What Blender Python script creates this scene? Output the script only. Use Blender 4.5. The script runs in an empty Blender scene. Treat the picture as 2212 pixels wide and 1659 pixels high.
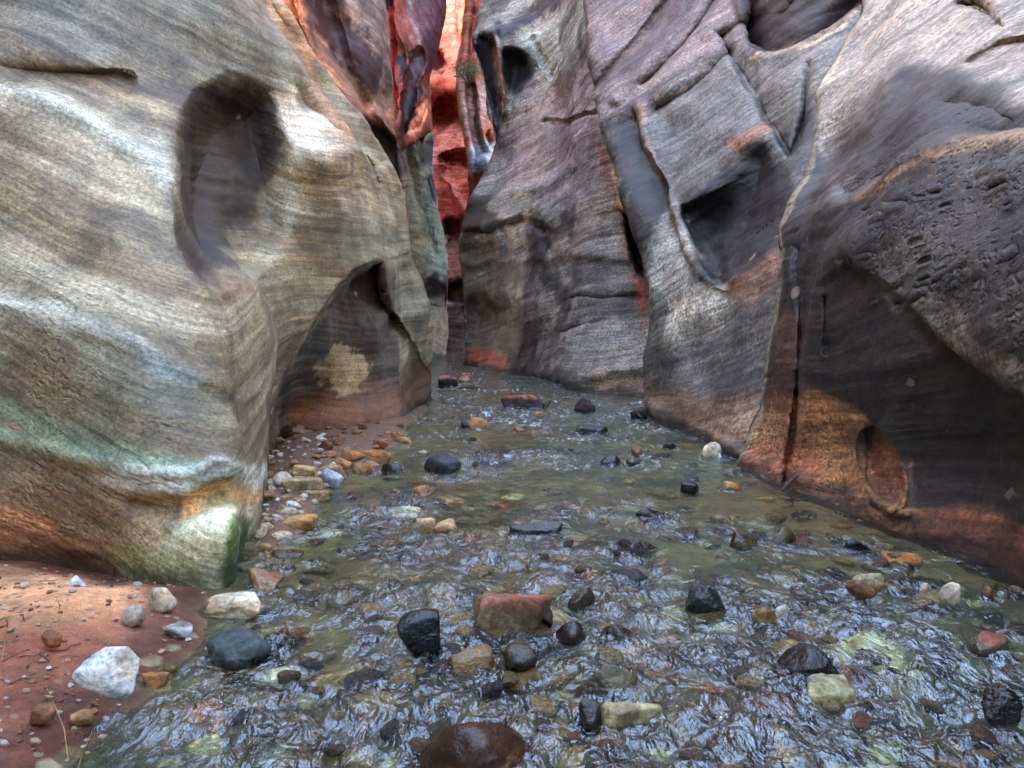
import bpy, bmesh, math, random
import numpy as np
from mathutils import Vector
from concurrent.futures import ThreadPoolExecutor

# ------------------------------------------------------------------ camera, light, exposure
scene = bpy.context.scene
COL = scene.collection
CAMZ, PITCH, FPX = 1.3, math.radians(4.6), 1736.0     # FPX: focal length for a 2212 px wide frame
cam_d = bpy.data.cameras.new("camera")
cam = bpy.data.objects.new("camera", cam_d); COL.objects.link(cam)
cam.location = (0, 0, CAMZ)
cam.rotation_euler = (math.radians(90) - PITCH, 0, 0)
cam_d.sensor_width = 36.0
cam_d.lens = 36.0 * FPX / 2212.0
cam_d.clip_start, cam_d.clip_end = 0.05, 2000
scene.camera = cam

SUN_EL, SUN_AZ = math.radians(28), math.radians(-102)     # azimuth measured from +Y towards +X
world = bpy.data.worlds.new("World"); scene.world = world
world.use_nodes = True
nt = world.node_tree
sky = nt.nodes.new("ShaderNodeTexSky"); sky.sky_type = 'NISHITA'; sky.sun_disc = False
sky.sun_elevation = SUN_EL; sky.sun_rotation = SUN_AZ
sky.air_density = 1.0; sky.dust_density = 1.5; sky.ozone_density = 0.6
bg = nt.nodes["Background"]; bg.inputs[1].default_value = 0.15
nt.links.new(sky.outputs[0], bg.inputs[0])
sun_d = bpy.data.lights.new("sun", 'SUN'); sun_d.energy = 4.0; sun_d.angle = math.radians(0.5)
sun_d.color = (1.0, 0.93, 0.82)
sun = bpy.data.objects.new("sun", sun_d); COL.objects.link(sun)
sd = Vector((math.sin(SUN_AZ) * math.cos(SUN_EL), math.cos(SUN_AZ) * math.cos(SUN_EL), math.sin(SUN_EL)))
sun.rotation_euler = sd.to_track_quat('Z', 'Y').to_euler()
sun.location = (0, 0, 60)
vs = scene.view_settings
vs.view_transform = 'Standard'; vs.look = 'None'; vs.exposure = 4.4; vs.gamma = 1.0
scene.cycles.max_bounces = 10
scene.cycles.diffuse_bounces = 3
scene.cycles.transmission_bounces = 6
scene.cycles.glossy_bounces = 4
scene.cycles.sample_clamp_indirect = 0.8
scene.cycles.use_denoising = True
scene.cycles.denoising_prefilter = 'NONE'

# ------------------------------------------------------------------ helpers
CP, SP = math.cos(PITCH), math.sin(PITCH)

def ray(x, y):
    a = (np.asarray(x, float) - 1106.0) / FPX
    b = -(np.asarray(y, float) - 829.5) / FPX
    return np.stack([a, CP + b * SP, -SP + b * CP], -1)

def at(x, y, d):                       # point seen at frame position x, y whose distance along +Y is d
    r = ray(x, y)
    return np.array([0, 0, CAMZ]) + r * (d / r[..., 1:2] if r.ndim > 1 else d / r[1])

def ground(x, y, z=0.0):
    r = ray(x, y)
    return np.array([0, 0, CAMZ]) + r * ((z - CAMZ) / r[2])

def project(P):
    Q = P - np.array([0, 0, CAMZ])
    zf = Q[..., 1] * CP - Q[..., 2] * SP
    up = Q[..., 1] * SP + Q[..., 2] * CP
    zz = np.where(zf > 0.05, zf, 0.05)
    return 1106 + FPX * Q[..., 0] / zz, 829.5 - FPX * up / zz, zf

_G = np.array([[1,1,0],[-1,1,0],[1,-1,0],[-1,-1,0],[1,0,1],[-1,0,1],[1,0,-1],[-1,0,-1],
               [0,1,1],[0,-1,1],[0,1,-1],[0,-1,-1],[1,1,0],[-1,1,0],[0,-1,1],[0,-1,-1]], np.float32)

_PERM = np.random.RandomState(7).permutation(4096).astype(np.int32)
_PERM = np.concatenate([_PERM, _PERM])
_GX, _GY, _GZ = [np.ascontiguousarray(_G[:, i]) for i in range(3)]
_POOL = ThreadPoolExecutor(4)

def _noise_chunk(P, seed):
    F = np.floor(P); f = P - F
    I = F.astype(np.int32) + np.int32(seed * 131)
    I &= 4095
    u = f * f * f * (f * (f * 6 - 15) + 10)
    X0 = _PERM[I[:, 0]]; X1 = _PERM[I[:, 0] + 1]
    out = np.zeros(len(P), np.float32)
    fx, fy, fz = f[:, 0], f[:, 1], f[:, 2]
    for dx, A in ((0, X0), (1, X1)):
        wx = u[:, 0] if dx else 1 - u[:, 0]
        for dy in (0, 1):
            wxy = wx * (u[:, 1] if dy else 1 - u[:, 1])
            Bq = _PERM[(A + I[:, 1] + dy) & 4095]
            for dz in (0, 1):
                h = _PERM[(Bq + I[:, 2] + dz) & 4095] & 15
                out += wxy * (u[:, 2] if dz else 1 - u[:, 2]) * (_GX[h] * (fx - dx) + _GY[h] * (fy - dy) + _GZ[h] * (fz - dz))
    return out

def noise(P, seed=0):
    sh = P.shape[:-1]
    P = np.asarray(P, np.float32).reshape(-1, 3)
    ch = [P[i:i + 40000] for i in range(0, len(P), 40000)]
    return np.concatenate(list(_POOL.map(lambda c: _noise_chunk(c, seed), ch))).reshape(sh)

def fbm(P, octv=4, seed=0, gain=0.5):
    a, s = 1.0, 0.0
    for i in range(octv):
        s = s + a * noise(P * (2.03 ** i) + 17.3 * i, seed + i)
        a *= gain
    return s

def sstep(a, b, x):
    t = np.clip((x - a) / (b - a), 0, 1)
    return t * t * (3 - 2 * t)

def seg_dist(px, py, pts, closed=False):
    pts = [tuple(map(float, p)) for p in pts]
    n = len(pts)
    best = np.full(px.shape, 1e9)
    for i in range(n if closed else n - 1):
        ax, ay = pts[i]; bx, by = pts[(i + 1) % n]
        dx, dy = bx - ax, by - ay
        t = np.clip(((px - ax) * dx + (py - ay) * dy) / (dx * dx + dy * dy + 1e-9), 0, 1)
        best = np.minimum(best, (px - ax - t * dx) ** 2 + (py - ay - t * dy) ** 2)
    return np.sqrt(best)

def poly_sd(px, py, pts):              # signed distance, positive inside
    inside = np.zeros(px.shape, bool)
    n = len(pts)
    for i in range(n):
        ax, ay = pts[i]; bx, by = pts[(i + 1) % n]
        if ay == by: continue
        c = ((ay > py) != (by > py)) & (px < (bx - ax) * (py - ay) / (by - ay) + ax)
        inside ^= c
    d = seg_dist(px, py, pts, True)
    return np.where(inside, d, -d)

def cliff_side(px, py, pts):           # distance to a line, which side of it, and how far along it
    best = np.full(px.shape, 1e18); side = np.zeros(px.shape); along = np.zeros(px.shape)
    n = len(pts) - 1
    for i in range(n):
        ax, ay = pts[i]; bx, by = pts[i + 1]
        dx, dy = bx - ax, by - ay
        t = np.clip(((px - ax) * dx + (py - ay) * dy) / (dx * dx + dy * dy + 1e-9), 0, 1)
        d = (px - ax - t * dx) ** 2 + (py - ay - t * dy) ** 2
        m = d < best
        best = np.where(m, d, best); side = np.where(m, dy * (px - ax) - dx * (py - ay), side); along = np.where(m, (i + t) / n, along)
    return np.sqrt(best) * np.sign(side), along

def near_box(qx, qy, pts, m):
    p = np.array(pts, float)
    return (qx > p[:, 0].min() - m) & (qx < p[:, 0].max() + m) & (qy > p[:, 1].min() - m) & (qy < p[:, 1].max() + m)

def smooth_poly(pts, n=6):             # closed Catmull-Rom
    p = np.array(pts, float); m = len(p); out = []
    for i in range(m):
        a, b, c, d = p[(i - 1) % m], p[i], p[(i + 1) % m], p[(i + 2) % m]
        for k in range(n):
            t = k / n
            out.append(tuple(0.5 * (2 * b + (c - a) * t + (2 * a - 5 * b + 4 * c - d) * t * t + (3 * b - a - 3 * c + d) * t ** 3)))
    return out

def smooth_line(pts, n=5):
    p = np.array(pts, float); m = len(p); out = []
    for i in range(m - 1):
        a, b, c, d = p[max(i - 1, 0)], p[i], p[i + 1], p[min(i + 2, m - 1)]
        for k in range(n):
            t = k / n
            out.append(tuple(0.5 * (2 * b + (c - a) * t + (2 * a - 5 * b + 4 * c - d) * t * t + (3 * b - a - 3 * c + d) * t ** 3)))
    out.append(tuple(p[-1]))
    return out

def mesh_from(name, V, F, mat=None, attrs=None, parent=None, smooth=True):
    me = bpy.data.meshes.new(name)
    V = np.asarray(V, np.float32); F = np.asarray(F, np.int32)
    k = F.shape[1]
    me.vertices.add(len(V)); me.vertices.foreach_set("co", V.ravel())
    me.loops.add(F.size); me.loops.foreach_set("vertex_index", F.ravel())
    me.polygons.add(len(F))
    me.polygons.foreach_set("loop_start", np.arange(0, F.size, k, dtype=np.int32))
    me.polygons.foreach_set("loop_total", np.full(len(F), k, np.int32))
    me.update(calc_edges=True)
    if smooth: me.polygons.foreach_set("use_smooth", np.ones(len(F), bool))
    for nm, A in (attrs or {}).items():
        A = np.asarray(A, np.float32)
        if A.ndim == 1:
            at_ = me.attributes.new(nm, 'FLOAT', 'POINT'); at_.data.foreach_set("value", A)
        elif A.shape[1] == 3 and nm != 'col':
            at_ = me.attributes.new(nm, 'FLOAT_VECTOR', 'POINT'); at_.data.foreach_set("vector", A.ravel())
        else:
            at_ = me.attributes.new(nm, 'FLOAT_COLOR', 'POINT')
            at_.data.foreach_set("color", np.concatenate([A, np.ones((len(A), 1), np.float32)], 1).ravel())
    if mat: me.materials.append(mat)
    ob = bpy.data.objects.new(name, me); COL.objects.link(ob)
    if parent: ob.parent = parent
    return ob

def tag(o, label=None, cat=None, group=None, kind=None):
    if label: o["label"] = label
    if cat: o["category"] = cat
    if group: o["group"] = group
    if kind: o["kind"] = kind
    return o

def grid_faces(nu, nv):
    i = np.arange(nu * nv).reshape(nu, nv)
    return np.stack([i[:-1, :-1], i[1:, :-1], i[1:, 1:], i[:-1, 1:]], -1).reshape(-1, 4)

# ------------------------------------------------------------------ materials
def N(t, ty, **kw):
    n = t.nodes.new(ty)
    for k, v in kw.items():
        setattr(n, k, v)
    return n

def math_n(t, op, a, b=None, clamp=False):
    n = N(t, "ShaderNodeMath", operation=op); n.use_clamp = clamp
    for i, v in enumerate((a, b)):
        if v is None: continue
        if isinstance(v, (int, float)): n.inputs[i].default_value = v
        else: t.links.new(v, n.inputs[i])
    return n.outputs[0]

def vscale(t, v, s):
    n = N(t, "ShaderNodeVectorMath", operation='MULTIPLY'); t.links.new(v, n.inputs[0]); n.inputs[1].default_value = s
    return n.outputs[0]

def noise_n(t, v, scale, detail=4, rough=0.55, dist=0.0):
    n = N(t, "ShaderNodeTexNoise"); t.links.new(v, n.inputs["Vector"])
    n.inputs["Scale"].default_value = scale; n.inputs["Detail"].default_value = detail
    n.inputs["Roughness"].default_value = rough; n.inputs["Distortion"].default_value = dist
    return n.outputs["Fac"]

def mapr(t, v, a, b, c, d):
    n = N(t, "ShaderNodeMapRange"); n.clamp = True
    t.links.new(v, n.inputs[0])
    for i, x in enumerate((a, b, c, d)): n.inputs[i + 1].default_value = x
    return n.outputs[0]

def mixc(t, f, a, b, mode='MIX'):
    n = N(t, "ShaderNodeMix", data_type='RGBA', blend_type=mode)
    for i, v in ((0, f), (6, a), (7, b)):
        if isinstance(v, (int, float)): n.inputs[i].default_value = v
        elif isinstance(v, tuple): n.inputs[i].default_value = (*v, 1)
        else: t.links.new(v, n.inputs[i])
    return n.outputs[2]

def gray(t, v):
    n = N(t, "ShaderNodeCombineColor")
    for i in range(3): t.links.new(v, n.inputs[i])
    return n.outputs[0]

def new_mat(name):
    m = bpy.data.materials.new(name); m.use_nodes = True
    return m, m.node_tree, m.node_tree.nodes["Principled BSDF"]

def attr(t, name, out):
    n = N(t, "ShaderNodeAttribute"); n.attribute_name = name
    return n.outputs[out]

def rock_material(name, chips=1.0, bump=1.0, chipcol=(0.42, 0.27, 0.16), gs=48.0, gk=0.38, sk=1.0, zs=30.0):
    m, t, bs = new_mat(name)
    L = t.links.new
    geo = N(t, "ShaderNodeNewGeometry").outputs["Position"]
    suv = attr(t, "suv", "Vector")
    col = attr(t, "col", "Color")
    pit = attr(t, "pit", "Fac")
    lam = noise_n(t, vscale(t, suv, (0.3, 0.3, zs * 0.22)), 1.0, 6, 0.66)
    fine = noise_n(t, vscale(t, suv, (0.45, 0.45, zs)), 1.0, 6, 0.75)
    dash = noise_n(t, vscale(t, suv, (zs * .3, zs * .3, zs * 2.2)), 1.0, 5, 0.75)
    grain = noise_n(t, geo, gs, 6, 0.75)
    patch_ = noise_n(t, geo, 2.2, 7, 0.66, 0.3)
    k = math_n(t, 'MULTIPLY', mapr(t, lam, 0.36, 0.64, 0.77, 1.23), mapr(t, fine, 0.36, 0.64, 1 - .42 * sk, 1 + .42 * sk))
    k = math_n(t, 'MULTIPLY', k, mapr(t, grain, 0.36, 0.64, 1 - gk, 1 + gk))
    k = math_n(t, 'MULTIPLY', k, mapr(t, dash, 0.36, 0.64, 1 - .32 * sk, 1 + .32 * sk))
    k = math_n(t, 'MULTIPLY', k, mapr(t, patch_, 0.32, 0.68, 0.58, 1.42))
    c = mixc(t, 1.0, col, gray(t, k), 'MULTIPLY')
    # hue drift between bedding layers
    hue = noise_n(t, vscale(t, suv, (0.35, 0.35, 4.0)), 1.0, 3, 0.6)
    c = mixc(t, mapr(t, hue, 0.5, 0.72, 0.0, 0.45), c, mixc(t, 1.0, c, (1.22, 0.98, 0.74), 'MULTIPLY'))
    c = mixc(t, mapr(t, hue, 0.5, 0.3, 0.0, 0.45), c, mixc(t, 1.0, c, (0.86, 1.03, 1.10), 'MULTIPLY'))
    # flaked chips showing fresh stone
    wv = N(t, "ShaderNodeVectorMath", operation='ADD')
    nz = N(t, "ShaderNodeTexNoise"); L(geo, nz.inputs["Vector"]); nz.inputs["Scale"].default_value = 9.0; nz.inputs["Detail"].default_value = 4
    nzs = vscale(t, nz.outputs["Color"], (0.16, 0.16, 0.16))
    L(vscale(t, suv, (0.7, 0.7, 1.3)), wv.inputs[0]); L(nzs, wv.inputs[1])
    vor = N(t, "ShaderNodeTexVoronoi"); L(wv.outputs[0], vor.inputs["Vector"]); vor.inputs["Scale"].default_value = 4.5
    sep = N(t, "ShaderNodeSeparateColor"); L(vor.outputs["Color"], sep.inputs[0])
    size = mapr(t, sep.outputs[1], 0.0, 1.0, 0.05, 0.24)
    near = math_n(t, 'LESS_THAN', vor.outputs["Distance"], size)
    pick = math_n(t, 'GREATER_THAN', sep.outputs[0], 0.80)
    chip = math_n(t, 'MULTIPLY', math_n(t, 'MULTIPLY', near, pick), chips * 0.75)
    c = mixc(t, chip, c, mixc(t, 1.0, chipcol, gray(t, mapr(t, sep.outputs[2], 0, 1, 0.6, 1.5)), 'MULTIPLY'))
    # pitting
    pv = N(t, "ShaderNodeTexVoronoi"); pv.inputs["Scale"].default_value = 20.0
    pw = N(t, "ShaderNodeVectorMath", operation='ADD'); L(vscale(t, suv, (0.8, 0.8, 1.6)), pw.inputs[0]); L(nzs, pw.inputs[1])
    L(pw.outputs[0], pv.inputs["Vector"])
    pitd = math_n(t, 'MULTIPLY', math_n(t, 'MULTIPLY', mapr(t, pv.outputs["Distance"], 0.05, 0.5, 1.0, 0.0), mapr(t, patch_, 0.42, 0.6, 0.0, 1.0)), pit)
    c = mixc(t, math_n(t, 'MULTIPLY', pitd, 0.35), c, mixc(t, 1.0, c, (0.45, 0.42, 0.4), 'MULTIPLY'))
    L(c, bs.inputs["Base Color"])
    L(mapr(t, grain, 0.3, 0.7, 0.48, 0.75), bs.inputs["Roughness"])
    bs.inputs["Specular IOR Level"].default_value = 0.5
    h = math_n(t, 'ADD', math_n(t, 'MULTIPLY', lam, 0.007), math_n(t, 'MULTIPLY', math_n(t, 'ADD', fine, dash), 0.0022 * sk))
    h = math_n(t, 'ADD', h, math_n(t, 'MULTIPLY', grain, 0.0055))
    h = math_n(t, 'ADD', h, math_n(t, 'MULTIPLY', patch_, 0.02))
    h = math_n(t, 'SUBTRACT', h, math_n(t, 'MULTIPLY', pitd, 0.013))
    h = math_n(t, 'SUBTRACT', h, math_n(t, 'MULTIPLY', chip, 0.012))
    b = N(t, "ShaderNodeBump"); b.inputs["Strength"].default_value = 0.75 * bump; b.inputs["Distance"].default_value = 1.0
    L(h, b.inputs["Height"]); L(b.outputs[0], bs.inputs["Normal"])
    return m

MAT_NEAR = rock_material("weathered_sandstone", 0.9, 1.1, gs=42.0, gk=0.50, sk=0.75, zs=40.0)
MAT_FAR = rock_material("red_sandstone", 0.0, 0.8, gs=16.0, zs=9.0)
MAT_DARK = rock_material("varnished_sandstone", 0.4, 1.9, gs=24.0, gk=0.72, zs=20.0)

# ------------------------------------------------------------------ sandstone masses
def hermite(C, ts, cnt):               # C: (n, ..., 3) controls with parameters ts; cnt samples per segment
    n = len(C); out = []
    T = np.zeros_like(C)
    for i in range(n):
        a, b = max(i - 1, 0), min(i + 1, n - 1)
        if 0 < i < n - 1:
            h0, h1 = ts[i] - ts[i - 1], ts[i + 1] - ts[i]
            s0, s1 = (C[i] - C[i - 1]) / h0, (C[i + 1] - C[i]) / h1
            T[i] = (s0 * h1 + s1 * h0) / (h0 + h1)
        else:
            T[i] = (C[b] - C[a]) / (ts[b] - ts[a])
    for i in range(n - 1):
        h = ts[i + 1] - ts[i]
        for k in range(cnt[i]):
            t = k / cnt[i]
            out.append((2*t**3 - 3*t*t + 1) * C[i] + (t**3 - 2*t*t + t) * h * T[i]
                       + (-2*t**3 + 3*t*t) * C[i + 1] + (t**3 - t*t) * h * T[i + 1])
    out.append(C[-1])
    return np.stack(out)

def counts(C, step):                   # samples per segment along axis 0, by how large the segment shows
    x, y, zf = project(C)
    res = []
    for i in range(len(C) - 1):
        vis = (zf[i] > 0.3) & (zf[i + 1] > 0.3)
        on = vis & (np.minimum(x[i], x[i+1]) < 2350) & (np.maximum(x[i], x[i+1]) > -150) & (np.minimum(y[i], y[i+1]) < 1700) & (np.maximum(y[i], y[i+1]) > -20)
        if on.any():
            dl = np.percentile(np.hypot(x[i] - x[i + 1], y[i] - y[i + 1])[on], 75)
            res.append(int(np.clip(dl / step, 6, 260)))
        else:
            res.append(8)
    return res

def grid_normals(P):
    du = np.gradient(P, axis=0); dv = np.gradient(P, axis=1)
    n = np.cross(du, dv)
    return n / (np.linalg.norm(n, axis=-1, keepdims=True) + 1e-12)

def rock_mass(name, cols, lean, height, out, strata, brushes, base_col, paints, mat, step=2.9,
              rough=1.0, warp=1.0, label=None, closed_top=True, pits=(), seed=0, base=True, wet=True, tint=(1.05, 1.0, 0.90)):
    """cols: columns of 3-D control points from the foot upwards; each is carried on upwards, back over a top and down behind."""
    CC = []
    for c in cols:
        c = [np.asarray(p, float) for p in c]
        if base:
            b = c[0].copy(); b[2] = -0.5
            c = [b] + c
        t = c[-1]
        if closed_top:
            hgt = max(height - t[2], 1.0)
            l = np.array([lean[0], lean[1], 1.0])
            c = c + [t + l * hgt * 0.35, t + l * hgt, t + l * hgt + np.array([out[0], out[1], 1.0]),
                     np.array([t[0] + lean[0] * hgt + out[0] * 1.3, t[1] + lean[1] * hgt + out[1] * 1.3, -0.5])]
        CC.append(np.stack(c))
    K = max(len(c) for c in CC)
    C = np.stack(CC)                                   # (ncol, nrow, 3)
    # rows
    Cr = np.swapaxes(C, 0, 1)                          # (nrow, ncol, 3)
    ln = np.linalg.norm(np.diff(Cr, axis=0), axis=-1).mean(1)
    ts = np.concatenate([[0], np.cumsum(np.sqrt(ln) + 1e-3)])
    A = hermite(Cr, ts, counts(Cr, step))              # (NV, ncol, 3)
    Ac = np.swapaxes(A, 0, 1)
    ln = np.linalg.norm(np.diff(C, axis=0), axis=-1).mean(1)
    ts = np.concatenate([[0], np.cumsum(np.sqrt(ln) + 1e-3)])
    P = hermite(Ac, ts, counts(Ac, step))              # (NU, NV, 3)
    nu, nv = P.shape[:2]
    px, py, zf = project(P)
    n = grid_normals(P)
    view = P - np.array([0, 0, CAMZ]); view /= np.linalg.norm(view, axis=-1, keepdims=True)
    face = np.abs((n * view).sum(-1))
    sgn = 1.0                                          # columns run left to right, rows upwards: normals look at the water
    n *= sgn
    front = sstep(0.0, 0.12, -(n * view).sum(-1)) * (zf > 0.5)
    wx = fbm(P * 1.1, 4, seed + 50, 0.45) * 14; wy = fbm(P * 1.1, 4, seed + 60, 0.45) * 14
    amt = np.zeros(px.shape)
    for br in brushes:
        kind, pts, amp, w = br[:4]
        wob = br[4] if len(br) > 4 else 0.6
        qx, qy = px + wx * wob, py + wy * wob
        if kind == 'hollow':
            q = near_box(qx, qy, pts, 60); s = poly_sd(qx[q], qy[q], smooth_poly(pts))
            if isinstance(w, tuple):                   # crisp rim at one end, soft at the other
                wa, wb, ax, ay, bx, by = w
                t_ = ((qx[q] - ax) * (bx - ax) + (qy[q] - ay) * (by - ay)) / ((bx - ax) ** 2 + (by - ay) ** 2)
                w = wa + (wb - wa) * sstep(0, 1, t_)
            a_ = amp * sstep(0, 1, np.clip((s + w * 0.15) / w, 0, 1))
            if len(br) > 5:                            # deepest at one side, running out towards the other
                ax, ay, bx, by = br[5]
                t_ = ((qx[q] - ax) * (bx - ax) + (qy[q] - ay) * (by - ay)) / ((bx - ax) ** 2 + (by - ay) ** 2)
                a_ = a_ * (1 - sstep(0, 1, t_))
            amt[q] += a_
        elif kind == 'cliff':                          # one side falls back sharply behind an edge
            q = near_box(qx, qy, pts, 3.2 * w); sd_, al = cliff_side(qx[q], qy[q], smooth_line(pts, 4))
            amt[q] += amp * sstep(-5, 7, sd_) * np.exp(-np.clip(sd_, 0, None) / w) * sstep(0, .16, al) * sstep(1, .84, al)
        elif kind == 'line':
            q = near_box(qx, qy, pts, 12 + 3 * w); s = seg_dist(qx[q], qy[q], smooth_line(pts))
            amt[q] += amp * np.exp(-(s / w) ** 2)
        elif kind == 'bump':
            x0, y0 = pts; rx, ry = w
            amt += amp * np.exp(-((qx - x0) / rx) ** 2 - ((qy - y0) / ry) ** 2)
    P = P + view * (amt * front)[..., None]
    n = grid_normals(P) * sgn
    # bedding coordinates
    s = np.array(strata, float); s /= np.linalg.norm(s)
    a1 = np.cross(s, [0.0, 1.0, 0.05]); a1 /= np.linalg.norm(a1); a2 = np.cross(s, a1)
    g = P @ s + warp * 0.16 * fbm(P * 0.4, 2, seed + 7, 0.3)
    suv = np.stack([P @ a1, P @ a2, g], -1)
    # relief: broad swells, bedding ledges, fine roughness
    S1 = fbm(P * 0.55, 3, seed + 1) * 0.13
    lay = fbm(np.stack([suv[..., 0] * 0.35, suv[..., 1] * 0.35, g * 3.2], -1), 4, seed + 3)
    lay2 = fbm(np.stack([suv[..., 0] * 1.0, suv[..., 1] * 1.0, g * 14.0], -1), 3, seed + 4)
    R = fbm(P * 4.0, 4, seed + 5)
    dist = np.clip(np.linalg.norm(P - np.array([0, 0, CAMZ]), axis=-1) / 6.0, 0.7, 3.0)
    disp = rough * (S1 + 0.022 * lay * dist ** 0.5 + 0.005 * lay2 + 0.008 * R * dist ** 0.5)
    P = P + n * disp[..., None]
    # colour
    col = np.zeros(P.shape) + np.array(base_col)
    wx2 = fbm(P * 2.2, 5, seed + 20, 0.6) ; wy2 = fbm(P * 2.2, 5, seed + 30, 0.6)
    for p in paints:
        kind, pts, w, c, op = p[:5]
        rag = p[5] if len(p) > 5 else 14
        qx, qy = px + wx2 * rag, py + wy2 * rag
        if kind == 'poly':
            m_ = np.zeros(px.shape); q = near_box(qx, qy, pts, 60 + w); m_[q] = sstep(-w, w, poly_sd(qx[q], qy[q], smooth_poly(pts)))
        elif kind == 'line':
            m_ = np.zeros(px.shape); q = near_box(qx, qy, pts, 12 + w); m_[q] = 1 - sstep(w * 0.4, w, seg_dist(qx[q], qy[q], smooth_line(pts)))
        elif kind == 'spot':
            x0, y0 = pts; rx, ry = w
            m_ = np.exp(-((qx - x0) / rx) ** 2 - ((qy - y0) / ry) ** 2)
        elif kind == 'low':                            # by height above the water
            m_ = 1 - sstep(w * 0.5, w, P[..., 2] + 0.25 * w * wx2)
        elif kind == 'high':
            m_ = sstep(w * 0.7, w * 1.3, P[..., 2] + 0.6 * wx2)
        elif kind == 'band':                           # along the bedding
            m_ = sstep(0.05, 0.35, fbm(np.stack([suv[..., 0] * 0.3, suv[..., 1] * 0.3, g * w], -1), 4, pts))
        elif kind == 'blotch':
            m_ = sstep(0.08, 0.4, fbm(P * w, 5, pts, 0.6))
        m_ = m_ * op
        if kind in ('poly', 'line', 'spot'): m_ = m_ * (front > 0.02)
        col = col * (1 - m_[..., None]) + np.array(c) * m_[..., None]
    col = 1.5 * np.clip(col, 0, 1) ** 1.36 * np.array(tint)
    if wet:
        wl = 1 - sstep(0.04, 0.15, P[..., 2] + 0.09 * wx2)
        col = col * (1 - 0.68 * wl[..., None])
    pit = np.zeros(px.shape)
    for pts, w in pits:
        pit = np.maximum(pit, sstep(-w, w, poly_sd(px + wx2 * 20, py + wy2 * 20, smooth_poly(pts))))
    F = grid_faces(nu, nv)
    if sgn > 0: pass
    else: F = F[:, ::-1]
    ob = mesh_from(name, P.reshape(-1, 3), F, mat,
                   {'col': col.reshape(-1, 3), 'suv': suv.reshape(-1, 3), 'pit': pit.ravel()})
    if label: tag(ob, label, "rock wall", None, "thing")
    return ob

def B(x, y): return ground(x, y)
def col_px(b, pts): return [b] + [at(*p) for p in pts]
def shift(c, dx, dy): return [np.asarray(p) + np.array([dx, dy, 0.0]) for p in c]

def S(r, g, b, k=1.0):
    f = lambda v: (v / 12.92 if v <= 0.04045 else ((v + 0.055) / 1.055) ** 2.4)
    return tuple(min(0.8, k * f(v / 255.0)) for v in (r, g, b))

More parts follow.
